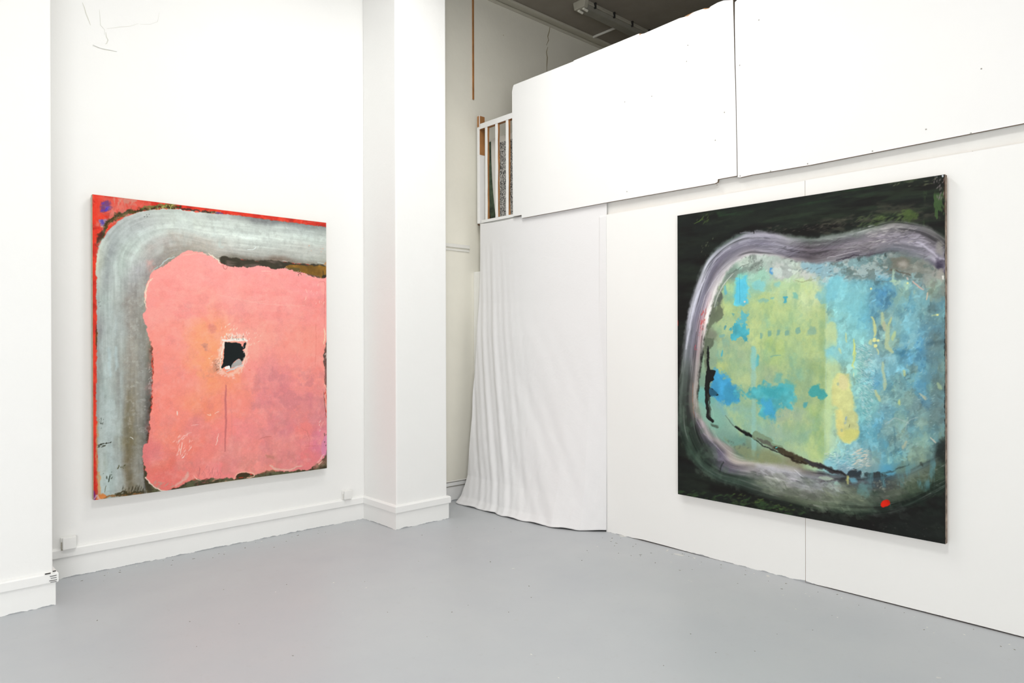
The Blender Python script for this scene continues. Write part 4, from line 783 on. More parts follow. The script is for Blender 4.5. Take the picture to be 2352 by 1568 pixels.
('poly',[(.5453,.2421),(.6183,.2614),(.6178,.1952),(.5611,.1963)],(176,206,140),7,4,.45,30,0,0,1),
('poly',[(.6238,.5992),(.6606,.6052),(.6601,.5397),(.6479,.537),(.6232,.5264)],(196,216,160),3,3,.9,40,0,0,1),
('poly',[(.6232,.5237),(.6448,.5265),(.6537,.4898),(.6261,.4894)],(140,206,212),4,4,.85,40,0,0,1),
('poly',[(.5869,.6975),(.6214,.7119),(.6309,.7379),(.6735,.729),(.658,.6708),(.6273,.6693),(.6149,.6591),(.5899,.6733)],(120,190,206),4,6,.75,40,0,0,1),
('poly',[(.623,.4867),(.6717,.477),(.679,.4485),(.6636,.3958),(.64,.2895),(.621,.2021)],(200,224,168),5,5,.7,30,0,0,1),
('glaze',[(.1934,.7625),(.62,.7252),(.6194,.1954),(.2852,.2347),(.1712,.3749)],(206,218,150),.35,26,.58,8,1.3,.8,184,.3),
('glaze',[(.1934,.7625),(.62,.7252),(.6194,.1954),(.2852,.2347),(.1712,.3749)],(128,170,140),.32,36,.6,8,1.2,.8,185,.3),
('poly',[(.2663,.7555),(.2888,.7629),(.3184,.767),(.3218,.7265),(.3251,.6803),(.3103,.6635),(.2882,.6671),(.2657,.6708),(.2621,.7001),(.2699,.729)],(100,206,230),4,6,.9,60,0,.08,1),
('poly',[(.27,.7436),(.3109,.7414),(.3178,.6834),(.2695,.6794)],(84,190,222),5,4,.5,30,0,0,1),
('poly',[(.2204,.7314),(.2281,.7369),(.2318,.7132),(.2202,.7078)],(96,180,205),2,2,.7,50,0,0,1),
('poly',[(.3473,.7424),(.383,.7433),(.3971,.7299),(.3828,.7122),(.3579,.7133),(.3436,.7254)],(134,206,208),4,5,.8,40,0,0,1),
('poly',[(.4319,.7351),(.4525,.734),(.449,.7231),(.4318,.7239)],(134,206,208),3,4,.6,40,0,0,1),
('poly',[(.3648,.6817),(.4003,.6888),(.4107,.68),(.4002,.6747),(.3702,.6758)],(136,190,176),3,4,.8,50,0,0,1),
('poly',[(.4658,.6918),(.4809,.6898),(.4758,.6803),(.4758,.672),(.4656,.6724),(.4674,.6806)],(78,172,192),1.4,2,.95,60,0,0,1),
('poly',[(.4994,.7014),(.5159,.6979),(.5174,.6842),(.5026,.6848)],(120,188,176),2.5,3,.8,50,0,0,1),
('poly',[(.4143,.6911),(.4247,.6907),(.4229,.6851),(.4142,.6855)],(126,190,184),2,2,.8,50,0,0,1),
('poly',[(.2861,.6439),(.3285,.6428),(.3174,.6172),(.3209,.5998),(.2951,.6002),(.2728,.6049),(.2785,.6179),(.2879,.6236)],(96,186,200),3,7,.9,70,0,0,1),
('poly',[(.2577,.6008),(.2915,.6061),(.3136,.5971),(.3208,.5854),(.3206,.5509),(.3059,.5509),(.2874,.5597),(.2687,.551),(.2536,.5511),(.2461,.5658)],(76,176,194),2.4,6,.95,70,0,.08,1),
('poly',[(.2504,.6449),(.2617,.6417),(.2617,.6329),(.2542,.636)],(110,168,160),1.6,2,.8,50,0,0,1),
('poly',[(.2195,.6014),(.2272,.6013),(.2233,.588),(.2175,.5881)],(84,152,164),1.5,2,.85,50,0,0,1),
('poly',[(.196,.569),(.2193,.5718),(.2154,.563),(.1999,.5631)],(128,178,170),2,2,.8,50,0,0,1),
('poly',[(.2074,.5156),(.2132,.5156),(.2092,.4993),(.2034,.4993)],(84,176,190),1.2,1.5,.9,50,0,0,1),
('poly',[(.3565,.5024),(.3707,.4997),(.367,.4712),(.3526,.4681)],(90,182,190),3,3,.85,50,0,0,1),
('poly',[(.335,.5251),(.3548,.5252),(.3562,.4611),(.3345,.4606)],(134,206,210),4,3,.7,30,0,0,1),
('poly',[(.3363,.4606),(.3526,.461),(.3533,.2971),(.3543,.1833),(.3363,.1816),(.337,.296)],(150,204,200),3,2,.55,30,0,0,1),
('poly',[(.3744,.5735),(.3823,.5748),(.3821,.5593),(.3743,.5579)],(120,170,158),2.2,2,.8,60,0,0,1),
('poly',[(.4041,.5817),(.416,.583),(.4159,.5675),(.404,.5662)],(120,170,158),2.2,2,.8,60,0,0,1),
('poly',[(.4395,.5841),(.4497,.5854),(.4496,.5701),(.4394,.5688)],(120,170,158),2.2,2,.8,60,0,0,1),
('poly',[(.4718,.5823),(.4852,.5836),(.4851,.5684),(.4717,.5671)],(120,170,158),2.2,2,.8,60,0,0,1),
('poly',[(.5118,.5887),(.5283,.5899),(.5282,.5749),(.5117,.5737)],(120,170,158),2.2,2,.8,60,0,0,1),
('poly',[(.5574,.5881),(.5861,.5904),(.5828,.5664),(.5605,.5692)],(138,178,158),3.5,4,.8,50,0,0,1),
('marks',[(.1834,.7332),(.2887,.7426),(.6276,.7116),(.6089,.2607),(.3942,.3139),(.2105,.4061)],34,(130,176,160),2,1.6,60,.5,123,.05,12),
('poly',[(.1835,.4499),(.203,.4474),(.2261,.4361),(.2564,.4136),(.2788,.3852),(.2935,.3598),(.2673,.341),(.2178,.3414),(.175,.3541),(.1513,.3665),(.1556,.4042)],(70,160,206),6,9,1,45,0,.08,1),
('poly',[(.2258,.3919),(.2677,.4023),(.2862,.3797),(.2748,.3473),(.2294,.3479)],(66,152,186),6,5,.7,30,0,0,1),
('poly',[(.2675,.379),(.3231,.3871),(.345,.3965),(.3949,.4069),(.4468,.406),(.4807,.4128),(.5138,.4003),(.5071,.3837),(.5169,.3705),(.5102,.3483),(.4935,.3337),(.4634,.3458),(.4394,.3236),(.4289,.2937),(.4046,.2976),(.3801,.313),(.3626,.3546),(.323,.3669)],(84,180,190),6,13,.95,42,0,.1,1),
('poly',[(.3804,.3555),(.4224,.3604),(.429,.316),(.4081,.2979),(.3872,.3163)],(72,168,214),8,9,.8,40,0,0,1),
('poly',[(.3772,.4006),(.4468,.4032),(.4636,.3804),(.3946,.3632)],(66,168,180),7,9,.7,40,0,0,1),
('poly',[(.5658,.4104),(.6022,.4091),(.6192,.3886),(.616,.3778),(.5751,.3786),(.5689,.3944)],(70,166,166),3,6,.95,60,0,0,1),
('poly',[(.538,.3552),(.559,.3604),(.5461,.3448),(.5396,.3445)],(80,166,176),2,2,.85,50,0,0,1),
('poly',[(.4368,.4489),(.4641,.4454),(.4469,.4171),(.4298,.4249)],(100,174,170),4,4,.6,40,0,0,1),
('poly',[(.464,.4316),(.5007,.419),(.5072,.4028),(.4773,.4044)],(90,176,176),4,5,.6,40,0,0,1),
('line',[(.4164,.4988),(.4338,.5032),(.4543,.5034)],2.2,(112,168,158),1.5,1.5,.7,60,0),
('marks',[(.4122,.3851),(.5138,.4031),(.5165,.3078),(.4287,.2602)],26,(96,168,176),3.5,1.4,60,.4,124,.05,12),
('line',[(.1791,.6737),(.1931,.7149),(.2127,.7436),(.2437,.7714),(.2889,.7833),(.335,.7947),(.371,.8065)],13,(124,138,130),3.5,5,.75,40,.2),
('line',[(.1889,.6733),(.2027,.6877),(.2125,.7081)],8,(84,92,88),3,5,.85,40,.1),
('line',[(.236,.7748),(.289,.792),(.3296,.8066)],2,(90,104,98),1.5,3,.7,60,0),
('marks',[(.3223,.8128),(.3976,.8131),(.3797,.7747),(.3294,.7807)],26,(92,102,96),2.6,1.6,30,.5,125,.1,12),
('poly',[(.4114,.784),(.4253,.7803),(.4217,.7637),(.4113,.7699)],(74,150,214),2,2,.85,50,0,0,1),
('poly',[(.4253,.7803),(.4494,.7815),(.4629,.7612),(.4458,.7539),(.4252,.7635)],(204,218,212),2.5,4,.9,40,.2,0,1),
('poly',[(.533,.7978),(.597,.7959),(.6157,.772),(.5968,.7558),(.5458,.7671)],(136,182,200),5,7,.7,35,0,0,1),
('glaze',[(.3977,.8216),(.8457,.8003),(.8587,.7251),(.6277,.7248),(.4491,.7342)],(206,210,204),.5,30,.58,8,1,1,126,.1),
('glaze',[(.6283,.8042),(.9884,.7772),(.9879,.706),(.7034,.7338)],(96,112,108),.6,34,.58,8,1,1.3,127,.1),
('marks',[(.4665,.8025),(.8456,.7941),(.8451,.7259),(.5649,.7349)],60,(94,112,116),3,2.4,20,.5,128,.1,12),
('line',[(.5079,.7407),(.5407,.7348),(.5808,.7407)],2,(150,160,120),1.5,2,.7,60,0),
('poly',[(.8428,.7806),(.8831,.7826),(.8989,.7644),(.8829,.7483),(.8535,.7551)],(116,112,100),5,6,.8,40,0,0,1),
('poly',[(.8644,.7741),(.8831,.7753),(.8856,.7604),(.8697,.7614)],(172,168,160),5,4,.8,40,0,0,1),
('line',[(.8385,.7536),(.8722,.7416),(.8987,.7351)],3.4,(92,84,72),2,2.5,.8,60,0),
('poly',[(.173,.6439),(.1967,.6731),(.2121,.6503),(.2081,.6312),(.1728,.6111),(.1568,.5993),(.1447,.5694),(.1364,.5393),(.1564,.5393),(.1724,.5572),(.1683,.5318),(.1523,.5167),(.1459,.449),(.1358,.4488),(.1282,.5166),(.1243,.5393),(.1367,.5845),(.153,.6219)],(104,114,94),2.5,3.5,.85,45,0,0,1),
('poly',[(.1366,.5604),(.1645,.5543),(.1724,.5572),(.1683,.5318),(.1483,.5212),(.1283,.5241)],(96,108,90),2,3,.8,50,0,0,1),
('poly',[(.1404,.5242),(.1484,.5242),(.1499,.4566),(.1578,.4493),(.1776,.4482),(.1795,.4423),(.1676,.4256),(.1715,.4167),(.1556,.4042),(.1535,.3891),(.1713,.3823),(.1889,.3682),(.1869,.3621),(.1512,.356),(.1509,.2989),(.1587,.2844),(.1725,.2764),(.1626,.2697),(.1388,.2831),(.1351,.3281),(.1293,.3655),(.1315,.4034),(.1379,.4488)],(26,28,28),1.4,2,1,50,0,.1,1),
('poly',[(.1535,.3891),(.1713,.3823),(.1869,.3726),(.1829,.3634),(.1533,.3621)],(44,100,130),1.4,1.5,.9,50,0,0,1),
('line',[(.1493,.3664),(.151,.3215),(.1528,.287)],6,(54,60,52),2.5,3,.8,50,0),
('line',[(.1726,.2823),(.1668,.3074),(.163,.3221)],3,(150,196,176),1,1,.7,60,0),
('poly',[(.1586,.2664),(.1901,.2627),(.194,.2555),(.1665,.255)],(74,88,76),2.5,3,.8,50,0,0,1),
('line',[(.2252,.2961),(.2479,.2727),(.2779,.2573)],2.2,(90,110,100),1.8,1.5,.8,40,0),
('line',[(.2667,.2609),(.2891,.2524),(.313,.2441),(.3402,.2348),(.3617,.2238)],7,(22,22,22),1.8,2.2,1,50,.2),
('poly',[(.3548,.2545),(.4198,.2315),(.418,.223),(.4625,.213),(.4454,.1975),(.3617,.2238),(.3366,.2331)],(128,150,122),1.6,2,.9,40,0,0,1),
('line',[(.3618,.2295),(.3936,.2237),(.4214,.2121),(.4624,.2005)],8,(96,98,88),2.5,4,.9,50,0),
('line',[(.3617,.2223),(.3935,.2067),(.4282,.1987),(.4623,.1881)],3,(34,36,34),1.5,2,.9,50,0),
('line',[(.4283,.2071),(.4674,.1969),(.5123,.1847),(.5609,.1734),(.5926,.1661)],13,(70,62,46),2.5,4,1,40,.2),
('line',[(.4623,.1908),(.5057,.1759),(.5448,.1664)],5,(38,30,22),2,3,.9,50,0),
('line',[(.5449,.1799),(.5926,.1687),(.6468,.1587),(.6992,.149)],10,(58,56,58),2.5,3.5,1,40,.2),
('line',[(.5926,.1687),(.6391,.1605),(.6919,.1534)],3,(34,32,34),1.5,2,.9,50,0),
('poly',[(.7067,.1654),(.7403,.1729),(.7416,.1539),(.7357,.1353),(.7168,.1408),(.6992,.1464)],(44,52,58),1.8,3,.95,45,0,0,1),
('poly',[(.7503,.1638),(.7717,.17),(.8137,.1672),(.8274,.1613),(.8136,.1522),(.7786,.1456),(.7574,.1507)],(50,56,58),2.5,4,.95,45,0,0,1),
('line',[(.8137,.1697),(.8547,.1842),(.8948,.2032)],3,(56,72,70),2,3,.8,60,0),
('line',[(.8274,.1588),(.8747,.1692)],2.5,(56,62,60),2,3,.8,60,0),
('line',[(.4334,.2062),(.4403,.2096)],2.4,(90,200,200),.8,.8,.9,60,0),
('glaze',[(.1899,.227),(.3218,.1945),(.5447,.1542),(.4619,.1314),(.2659,.1311)],(142,150,110),.6,24,.5,6,1,1,131,.15),
('marks',[(.2092,.2138),(.3219,.2089),(.3215,.1514),(.2281,.1565)],26,(92,104,96),4,1.6,40,.5,132,.1,12),
('poly',[(.2245,.1856),(.2549,.1855),(.2586,.1683),(.232,.1628)],(112,100,92),4,5,.7,40,0,0,1),
('strip',[((1.0036,.8256),(1.0054,.7263),[(60,65,60),(117,116,117),(143,141,146),(123,121,130),(117,115,127),(144,142,155),(66,62,82)]),((.964,.8556),(.9633,.7599),[(74,80,74),(121,120,121),(114,111,117),(118,114,124),(149,145,158),(173,169,183),(98,96,108)]),((.9193,.8746),(.9186,.7824),[(70,78,70),(120,120,123),(117,113,122),(150,146,158),(165,162,175),(117,116,126),(124,128,134)]),((.8463,.8897),(.8484,.8001),[(104,106,102),(171,169,169),(136,133,139),(128,124,134),(136,133,143),(116,117,127),(98,102,110)]),((.784,.8849),(.7833,.7976),[(96,106,96),(141,143,143),(125,122,128),(120,115,123),(135,130,137),(140,136,141),(92,88,98)]),((.7118,.8755),(.7112,.7928),[(92,104,94),(125,132,131),(109,107,115),(125,121,129),(132,129,135),(99,94,105),(132,136,142)]),((.6288,.8704),(.6282,.7884),[(80,92,84),(122,130,126),(110,110,115),(98,93,102),(103,97,104),(120,115,121),(140,138,144)]),((.5658,.8696),(.5685,.7912),[(74,86,78),(106,114,111),(103,101,105),(91,85,92),(85,79,86),(92,86,92),(124,118,124)]),((.4923,.8833),(.4918,.8062),[(96,102,98),(153,152,160),(152,150,160),(133,131,142),(111,108,121),(106,102,114),(176,170,174)]),((.433,.8986),(.4359,.8215),[(120,120,128),(145,143,155),(131,129,143),(136,134,147),(135,133,145),(119,117,129),(196,192,196)]),((.3717,.9074),(.3765,.8303),[(128,128,138),(160,158,171),(130,128,143),(110,108,123),(122,120,133),(161,158,169),(214,210,214)]),((.312,.9104),(.3298,.831),[(86,96,94),(168,169,181),(140,139,154),(117,115,130),(126,123,136),(159,155,164),(222,220,222)]),((.2521,.8985),(.2855,.8198),[(84,96,92),(161,164,174),(131,130,143),(115,113,127),(131,129,141),(163,159,168),(226,224,226)]),((.1902,.8715),(.2457,.7963),[(80,90,88),(152,155,166),(125,123,138),(109,106,121),(130,128,140),(172,170,177),(222,220,222)]),((.1384,.832),(.2089,.7542),[(90,98,96),(180,183,194),(139,139,154),(110,107,122),(131,127,139),(179,175,182),(214,212,212)]),((.0994,.7754),(.1793,.7035),[(96,100,102),(199,200,212),(152,152,167),(115,114,129),(135,132,143),(189,183,188),(222,220,218)]),((.0722,.7156),(.1592,.6518),[(98,100,106),(188,190,203),(153,153,169),(124,123,139),(143,135,148),(195,178,183),(240,239,236)]),((.0509,.6548),(.1409,.5996),[(88,90,94),(185,187,199),(151,151,167),(126,124,140),(149,127,139),(198,149,153),(236,235,230)]),((.0314,.5702),(.1223,.5317),[(80,82,84),(150,154,164),(129,131,143),(121,119,132),(149,138,149),(187,167,170),(194,194,188)]),((.0181,.4848),(.1075,.4557),[(70,76,74),(125,133,132),(109,117,117),(103,107,109),(131,128,131),(173,166,166),(176,176,168)]),((.0069,.399),(.0968,.3717),[(54,62,56),(89,99,93),(77,86,81),(70,74,72),(103,101,99),(165,160,155),(170,170,160)]),((-.0002,.3052),(.1066,.3038),[(36,44,40),(78,90,82),(58,66,60),(56,60,58),(104,100,96),(176,166,160),(160,168,156)]),((.0058,.2278),(.1346,.2648),[(30,38,34),(66,82,72),(50,62,54),(50,60,54),(100,96,104),(182,172,176),(150,170,158)]),((.0372,.1607),(.1859,.2237),[(36,50,42),(58,76,64),(44,58,50),(50,60,54),(76,76,84),(168,162,162),(122,154,140)]),((.0889,.1092),(.2512,.1968),[(56,68,60),(54,72,62),(44,58,50),(58,64,62),(96,92,108),(166,158,154),(114,144,128)]),((.1692,.0731),(.2996,.1665),[(58,70,62),(48,64,56),(50,62,56),(96,94,108),(134,126,138),(168,160,154),(122,136,114)]),((.2747,.0566),(.3541,.1548),[(34,42,37),(50,64,56),(62,78,68),(120,124,122),(164,160,162),(162,158,152),(136,140,112)]),((.3747,.0409),(.4193,.1559),[(28,34,30),(48,56,50),(96,105,95),(147,151,147),(180,179,184),(182,182,185),(150,150,130)]),((.4781,.0328),(.5121,.1547),[(28,36,30),(81,89,75),(117,120,113),(160,159,161),(180,180,187),(157,159,163),(140,134,118)]),((.5917,.0301),(.6082,.1492),[(36,48,38),(108,121,100),(114,123,107),(133,137,132),(151,155,159),(133,139,146),(96,94,98)]),((.6984,.0327),(.7066,.1473),[(30,42,34),(98,114,96),(127,141,121),(127,141,126),(112,123,117),(97,102,106),(100,110,116)]),((.8129,.0522),(.8137,.1622),[(26,36,30),(48,58,50),(65,74,65),(80,86,77),(83,87,83),(69,77,80),(56,72,80)]),((.907,.0905),(.9078,.1949),[(22,34,28),(32,47,38),(62,77,61),(97,110,90),(113,125,106),(103,117,105),(100,124,122)]),((1.0036,.1511),(1.0044,.2619),[(18,30,24),(25,38,31),(33,47,37),(42,56,46),(51,65,55),(56,67,60),(44,52,52)])],dict(soft=5,rough=3,streak=.17,sy=40,sx=4,h=.6,seed=9,glint=.5)),
('dabs',[(.467,.8718),(.6287,.8572),(.8462,.8772),(.9949,.8122),(.9946,.7648),(.8321,.8076),(.5971,.7999),(.4667,.8233)],260,3.4,4,8,12,.5,3,.14,206),
('line',[(.1731,.6664),(.1931,.7089),(.2205,.7462),(.2589,.7764)],2.4,(236,236,234),1.4,1,.6,60,0),
('line',[(.1248,.6074),(.1452,.6567),(.1614,.6893)],5,(246,245,242),2,1,.85,40,.5),
('line',[(.1164,.5696),(.1309,.6118)],3.5,(232,230,226),2,1,.7,40,.3),
('marks',[(.117,.6575),(.1413,.6629),(.1164,.5696),(.1001,.5697)],26,(206,76,72),2.2,3,75,.75,141,.2,12),
('marks',[(.0835,.5392),(.104,.5362),(.0915,.5087),(.0792,.5117)],6,(196,90,104),2.2,2.4,75,.7,142,.1,12),
('line',[(.0417,.5237),(.0589,.593),(.076,.6541),(.1011,.7143),(.1299,.763)],5.5,(226,228,242),3,1.5,.7,40,.3),
('line',[(.1299,.7661),(.1622,.8093),(.2018,.8423),(.2443,.8655)],4.5,(210,210,226),3,1.5,.55,40,.3),
('line',[(.2896,.8791),(.3301,.887),(.384,.8821)],7,(196,196,210),5,2,.45,40,.2),
('line',[(.092,.585),(.1088,.6456),(.1335,.7054),(.1737,.7561),(.2208,.7935)],2.2,(206,202,212),1.6,1.2,.6,40,.3),
('line',[(.0069,.399),(.02,.446),(.0267,.4927)],2,(150,160,152),2,1,.4,60,0),
('line',[(.0743,.4014),(.0738,.3248),(.0838,.2795)],1.6,(160,110,84),1.2,1,.7,60,0),
('line',[(.084,.3101),(.094,.265),(.1344,.2225),(.1896,.1824),(.2395,.143)],2.6,(176,166,184),2,2.5,.6,40,.3),
('poly',[(.1698,.1627),(.1991,.1536),(.2164,.1377),(.1932,.1382),(.1697,.1477)],(150,146,166),5,5,.5,40,0,0,1),
('line',[(.2126,.1373),(.2048,.1246),(.1988,.1047)],3,(34,42,38),2.2,2,.75,60,0),
('poly',[(.3666,.1476),(.4621,.1576),(.5285,.1524),(.512,.1302),(.4449,.1225),(.3664,.1249)],(192,192,200),9,6,.55,30,0,0,1),
('marks',[(.3575,.1267),(.512,.1438),(.5444,.1069),(.3928,.1025)],60,(206,204,212),1.6,8,-22,.5,143,.3,12),
('line',[(.5055,.1458),(.5251,.1344),(.5477,.1208)],1.8,(214,214,220),.9,1,.85,50,.5),
('line',[(.5605,.1129),(.5701,.1073)],3.5,(196,192,192),1.5,2,.8,50,.3),
('poly',[(.5955,.1291),(.6298,.1384),(.6512,.1343),(.6235,.1258)],(176,194,178),2,2.5,.85,40,.3,0,1),
('poly',[(.6542,.1281),(.6723,.1277),(.6662,.1191),(.651,.1186)],(164,200,192),1.6,2,.85,40,.3,0,1),
('poly',[(.5116,.0865),(.5362,.0896),(.5329,.0825),(.5116,.0797)],(160,176,156),2,2,.8,40,.2,0,1),
('poly',[(.4616,.0857),(.4818,.0828),(.475,.0764),(.4616,.0802)],(160,168,156),2,2,.7,40,.2,0,1),
('line',[(.586,.1226),(.6312,.1227),(.6618,.1343)],3,(72,66,72),2,2.5,.8,60,0),
('poly',[(.6618,.1369),(.6918,.1482),(.6991,.1258),(.7137,.1173),(.6842,.1213)],(50,52,54),3,4,.8,40,0,0,1),
('line',[(.6963,.1461),(.6976,.123)],4,(206,206,130),1.8,2.5,.85,50,.3),
('poly',[(.7066,.1447),(.7227,.1415),(.7255,.129),(.7109,.1272)],(110,170,190),2.5,3,.85,50,.2,0,1),
('poly',[(.74,.1308),(.7643,.1274),(.7571,.1074),(.7427,.0979)],(112,160,158),4,5,.7,40,.2,0,1),
('marks',[(.5922,.0994),(.7572,.1201),(.7497,.081),(.6076,.0748)],60,(150,160,130),4,5,3,.4,144,.3,12),
('marks',[(.7829,.1486),(.8342,.1547),(.8339,.1174),(.7854,.1111)],26,(150,156,140),3,1.6,60,.6,145,.3,12),
('marks',[(.8812,.148),(.9075,.1573),(.9073,.1208),(.8836,.1177)],16,(44,66,52),4,1.6,60,.6,146,.2,12),
('glaze',[(.7714,.1219),(.9965,.1974),(.9957,.0794),(.7709,.046)],(40,60,48),.6,16,.52,10,.6,1,147,.2),
('marks',[(.4669,.8579),(.7625,.8578),(.762,.7942),(.4835,.8151)],70,(70,64,74),2,8,8,.45,151,.2,12),
('marks',[(.7626,.8833),(.9128,.8741),(.9253,.8182),(.7765,.8311)],50,(196,192,192),2,4,6,.55,152,.5,12),
('marks',[(.7626,.8833),(.9128,.8741),(.9253,.8182),(.7765,.8311)],40,(84,80,90),2,6,4,.5,153,.1,12),
('marks',[(.2898,.9096),(.4671,.8856),(.5168,.8263),(.3079,.85)],50,(180,178,192),1.6,9,-4,.45,154,.3,12),
('line',[(.6634,.7911),(.7039,.7998),(.7361,.8038)],3.4,(62,56,68),1.6,2.5,.85,60,0),
('line',[(.6283,.8016),(.6891,.8101),(.7406,.8137)],2,(190,186,192),1.2,1.2,.7,50,.4),
('line',[(.2898,.9111),(.3466,.9056),(.352,.9108)],2.5,(170,168,182),2,1,.6,60,0),
('line',[(.3467,.9142),(.3484,.9025)],2,(20,20,20),1,1,.8,60,0),
('line',[(.9739,.8307),(.9863,.8201),(.9936,.81)],1.6,(70,68,66),1,1,.8,60,0),
('poly',[(.9763,.8198),(.9936,.8028),(.9909,.777),(.9761,.7924)],(156,154,148),4,4,.7,40,0,0,1),
('line',[(.9176,.8238),(.9509,.804),(.976,.7805),(.9983,.7693)],3.4,(196,192,208),2,1.5,.75,40,.4),
('poly',[(.9784,.7708),(.9983,.7646),(.9981,.7409),(.9808,.7515)],(54,48,66),5,5,.8,40,0,0,1),
('poly',[(.982,.7443),(.9956,.7387),(.9967,.7173),(.9879,.7083),(.9781,.7279)],(170,166,158),4,4,.8,40,0,0,1),
('line',[(.993,.7247),(.9954,.7162)],3.4,(240,238,232),1.2,1.5,.95,60,0),
('glaze',[(.0067,.3679),(.0906,.3714),(.1303,.2222),(.2846,.1331),(.284,.0461),(.0887,.0818),(-.0029,.2115)],(92,112,96),.4,40,.56,6,1,1,193,.35),
('glaze',[(.3213,.1227),(.7573,.1329),(.7709,.0587),(.3569,.0414)],(150,162,134),.4,34,.58,6,.5,1.4,194,.3),
('glaze',[(.3213,.1227),(.7573,.1329),(.7709,.0587),(.3569,.0414)],(52,62,54),.45,30,.6,6,.5,1.4,195,.3),
('dabs',[(.3575,.1267),(.7714,.1283),(.9991,.2095),(.9987,.1623),(.8809,.1113),(.623,.0571),(.3926,.0743)],420,6,3.2,-14,16,.45,5,.1,204),
('dabs',[(.0042,-.0212),(.623,.0505),(.9987,.1623),(.9976,.0031),(.0043,.0006)],300,7,2.5,-10,25,.35,8,.25,205),
('glaze',[(.7575,.171),(.9844,.2316),(.9713,.1471),(.7855,.1237)],(96,150,160),.6,30,.52,8,1.8,.5,212,.25),
('poly',[(.7357,.1328),(.7687,.1368),(.7713,.1017),(.7484,.0936)],(104,160,162),6,9,.4,50,0,0,1),
('glaze',[(.6355,.7376),(.7686,.7175),(.7598,.4889),(.6338,.4868)],(140,212,218),.5,12,.5,10,1,.8,213,.4),
('glaze',[(.9375,.7207),(1.0028,.717),(.9997,.2921),(.9471,.2879)],(96,110,108),.4,16,.5,12,1,.6,214,.4),
('line',[(.949,.5399),(.9743,.5447),(.9967,.5517)],7,(62,84,92),5,5,.5,40,0),
('line',[(.8436,.5125),(.8839,.5202),(.9232,.5278)],5,(64,116,136),4,4,.5,40,0),
('poly',[(.6701,.4522),(.6895,.4514),(.7014,.4465),(.71,.4235),(.7128,.3979),(.7184,.3595),(.7299,.337),(.737,.3093),(.7411,.2866),(.7352,.2683),(.7147,.2537),(.6925,.2441),(.6732,.2528),(.6613,.278),(.6554,.3103),(.6617,.3434),(.6466,.3556),(.6407,.3882),(.6471,.4213),(.6594,.4427)],(222,222,150),4,4,.88,36,.2,.07,1),
('poly',[(.6715,.4457),(.6954,.4438),(.7012,.4232),(.6921,.4022),(.6713,.4091)],(224,216,166),4,3,.7,30,0,0,1),
('poly',[(.6733,.2763),(.7354,.29),(.7323,.268),(.7,.2499),(.6792,.2585)],(214,214,122),4,3,.7,30,0,0,1),
('poly',[(.6587,.3432),(.6798,.3379),(.6853,.2798),(.6702,.2656),(.6583,.2908)],(232,222,140),4,3,.6,30,0,0,1),
('poly',[(.6916,.3244),(.6975,.3247),(.6945,.3142),(.6885,.3138)],(160,186,186),1,1,.9,40,0,0,1),
('poly',[(.6623,.4245),(.6699,.4248),(.6698,.4169),(.6623,.4166)],(176,194,162),1.2,1,.85,40,0,0,1),
('poly',[(.6749,.2868),(.6809,.2873),(.6808,.2795),(.6748,.279)],(176,190,148),1.2,1,.85,40,0,0,1),
('poly',[(.687,.3085),(.6945,.3103),(.6929,.3024),(.687,.302)],(172,192,178),1.2,1,.8,40,0,0,1),
('line',[(.7048,.302),(.7032,.2941)],1.2,(110,120,90),.8,.8,.8,60,0),
('marks',[(.7255,.5397),(.7744,.5397),(.7877,.4263),(.7729,.3245),(.7668,.2734),(.7445,.3609),(.7277,.437)],420,(196,222,222),1.5,3.4,-28,.5,161,.9,12),
('marks',[(.7255,.5397),(.7744,.5397),(.7877,.4263),(.7729,.3245),(.7668,.2734),(.7445,.3609),(.7277,.437)],300,(92,160,172),1.5,3.2,-28,.45,162,-.2,12),
('marks',[(.6164,.2083),(.7219,.2338),(.772,.2105),(.7575,.1646),(.6544,.1674)],200,(208,224,228),1.5,3.2,18,.5,163,.9,12),
('marks',[(.6164,.2083),(.7219,.2338),(.772,.2105),(.7575,.1646),(.6544,.1674)],70,(90,150,172),2,4,18,.5,164,-.2,12),
('marks',[(.7145,.2306),(.7694,.2356),(.7719,.1852),(.7214,.1734)],60,(226,214,194),2,4,24,.6,165,.8,12),
('line',[(.6919,.5734),(.6961,.5449)],3.4,(206,220,160),2,2.5,.8,40,.7),
('line',[(.6691,.5266),(.675,.511)],3,(206,224,170),2,2.5,.8,40,.7),
('line',[(.7198,.5526),(.7224,.514),(.7134,.4752)],4.5,(206,220,130),2,2.5,.8,40,.7),
('line',[(.7255,.5397),(.7194,.5075)],3,(232,236,130),2,2.5,.8,40,.7),
('line',[(.7134,.4778),(.7162,.4675)],2.2,(232,240,150),2,2.5,.8,40,.7),
('line',[(.7176,.4521),(.719,.4444)],2.4,(236,240,190),2,2.5,.8,40,.7),
('line',[(.7764,.6182),(.7834,.6054),(.7889,.5902),(.7916,.5725),(.7873,.5637)],5,(220,222,148),2,2.5,.8,40,.7),
('line',[(.8115,.6275),(.8168,.6023),(.8304,.5771),(.8246,.5398),(.8436,.5199)],9,(184,200,156),2,2.5,.8,40,.7),
('line',[(.8389,.6168),(.836,.5957)],4,(196,206,140),2,2.5,.8,40,.7),
('line',[(.8508,.5745),(.8466,.5522)],8,(190,210,150),2,2.5,.8,40,.7),
('line',[(.8168,.6023),(.8222,.5822)],6,(182,186,158),2,2.5,.8,40,.7),
('line',[(.794,.5272),(.8023,.5121)],3,(214,220,160),2,2.5,.8,40,.7),
('line',[(.8132,.4897),(.8158,.4647),(.8211,.4274),(.8182,.4123)],6,(186,204,166),2,2.5,.8,40,.7),
('line',[(.7904,.4062),(.7986,.3915),(.8041,.3792)],6,(196,206,156),2,2.5,.8,40,.7),
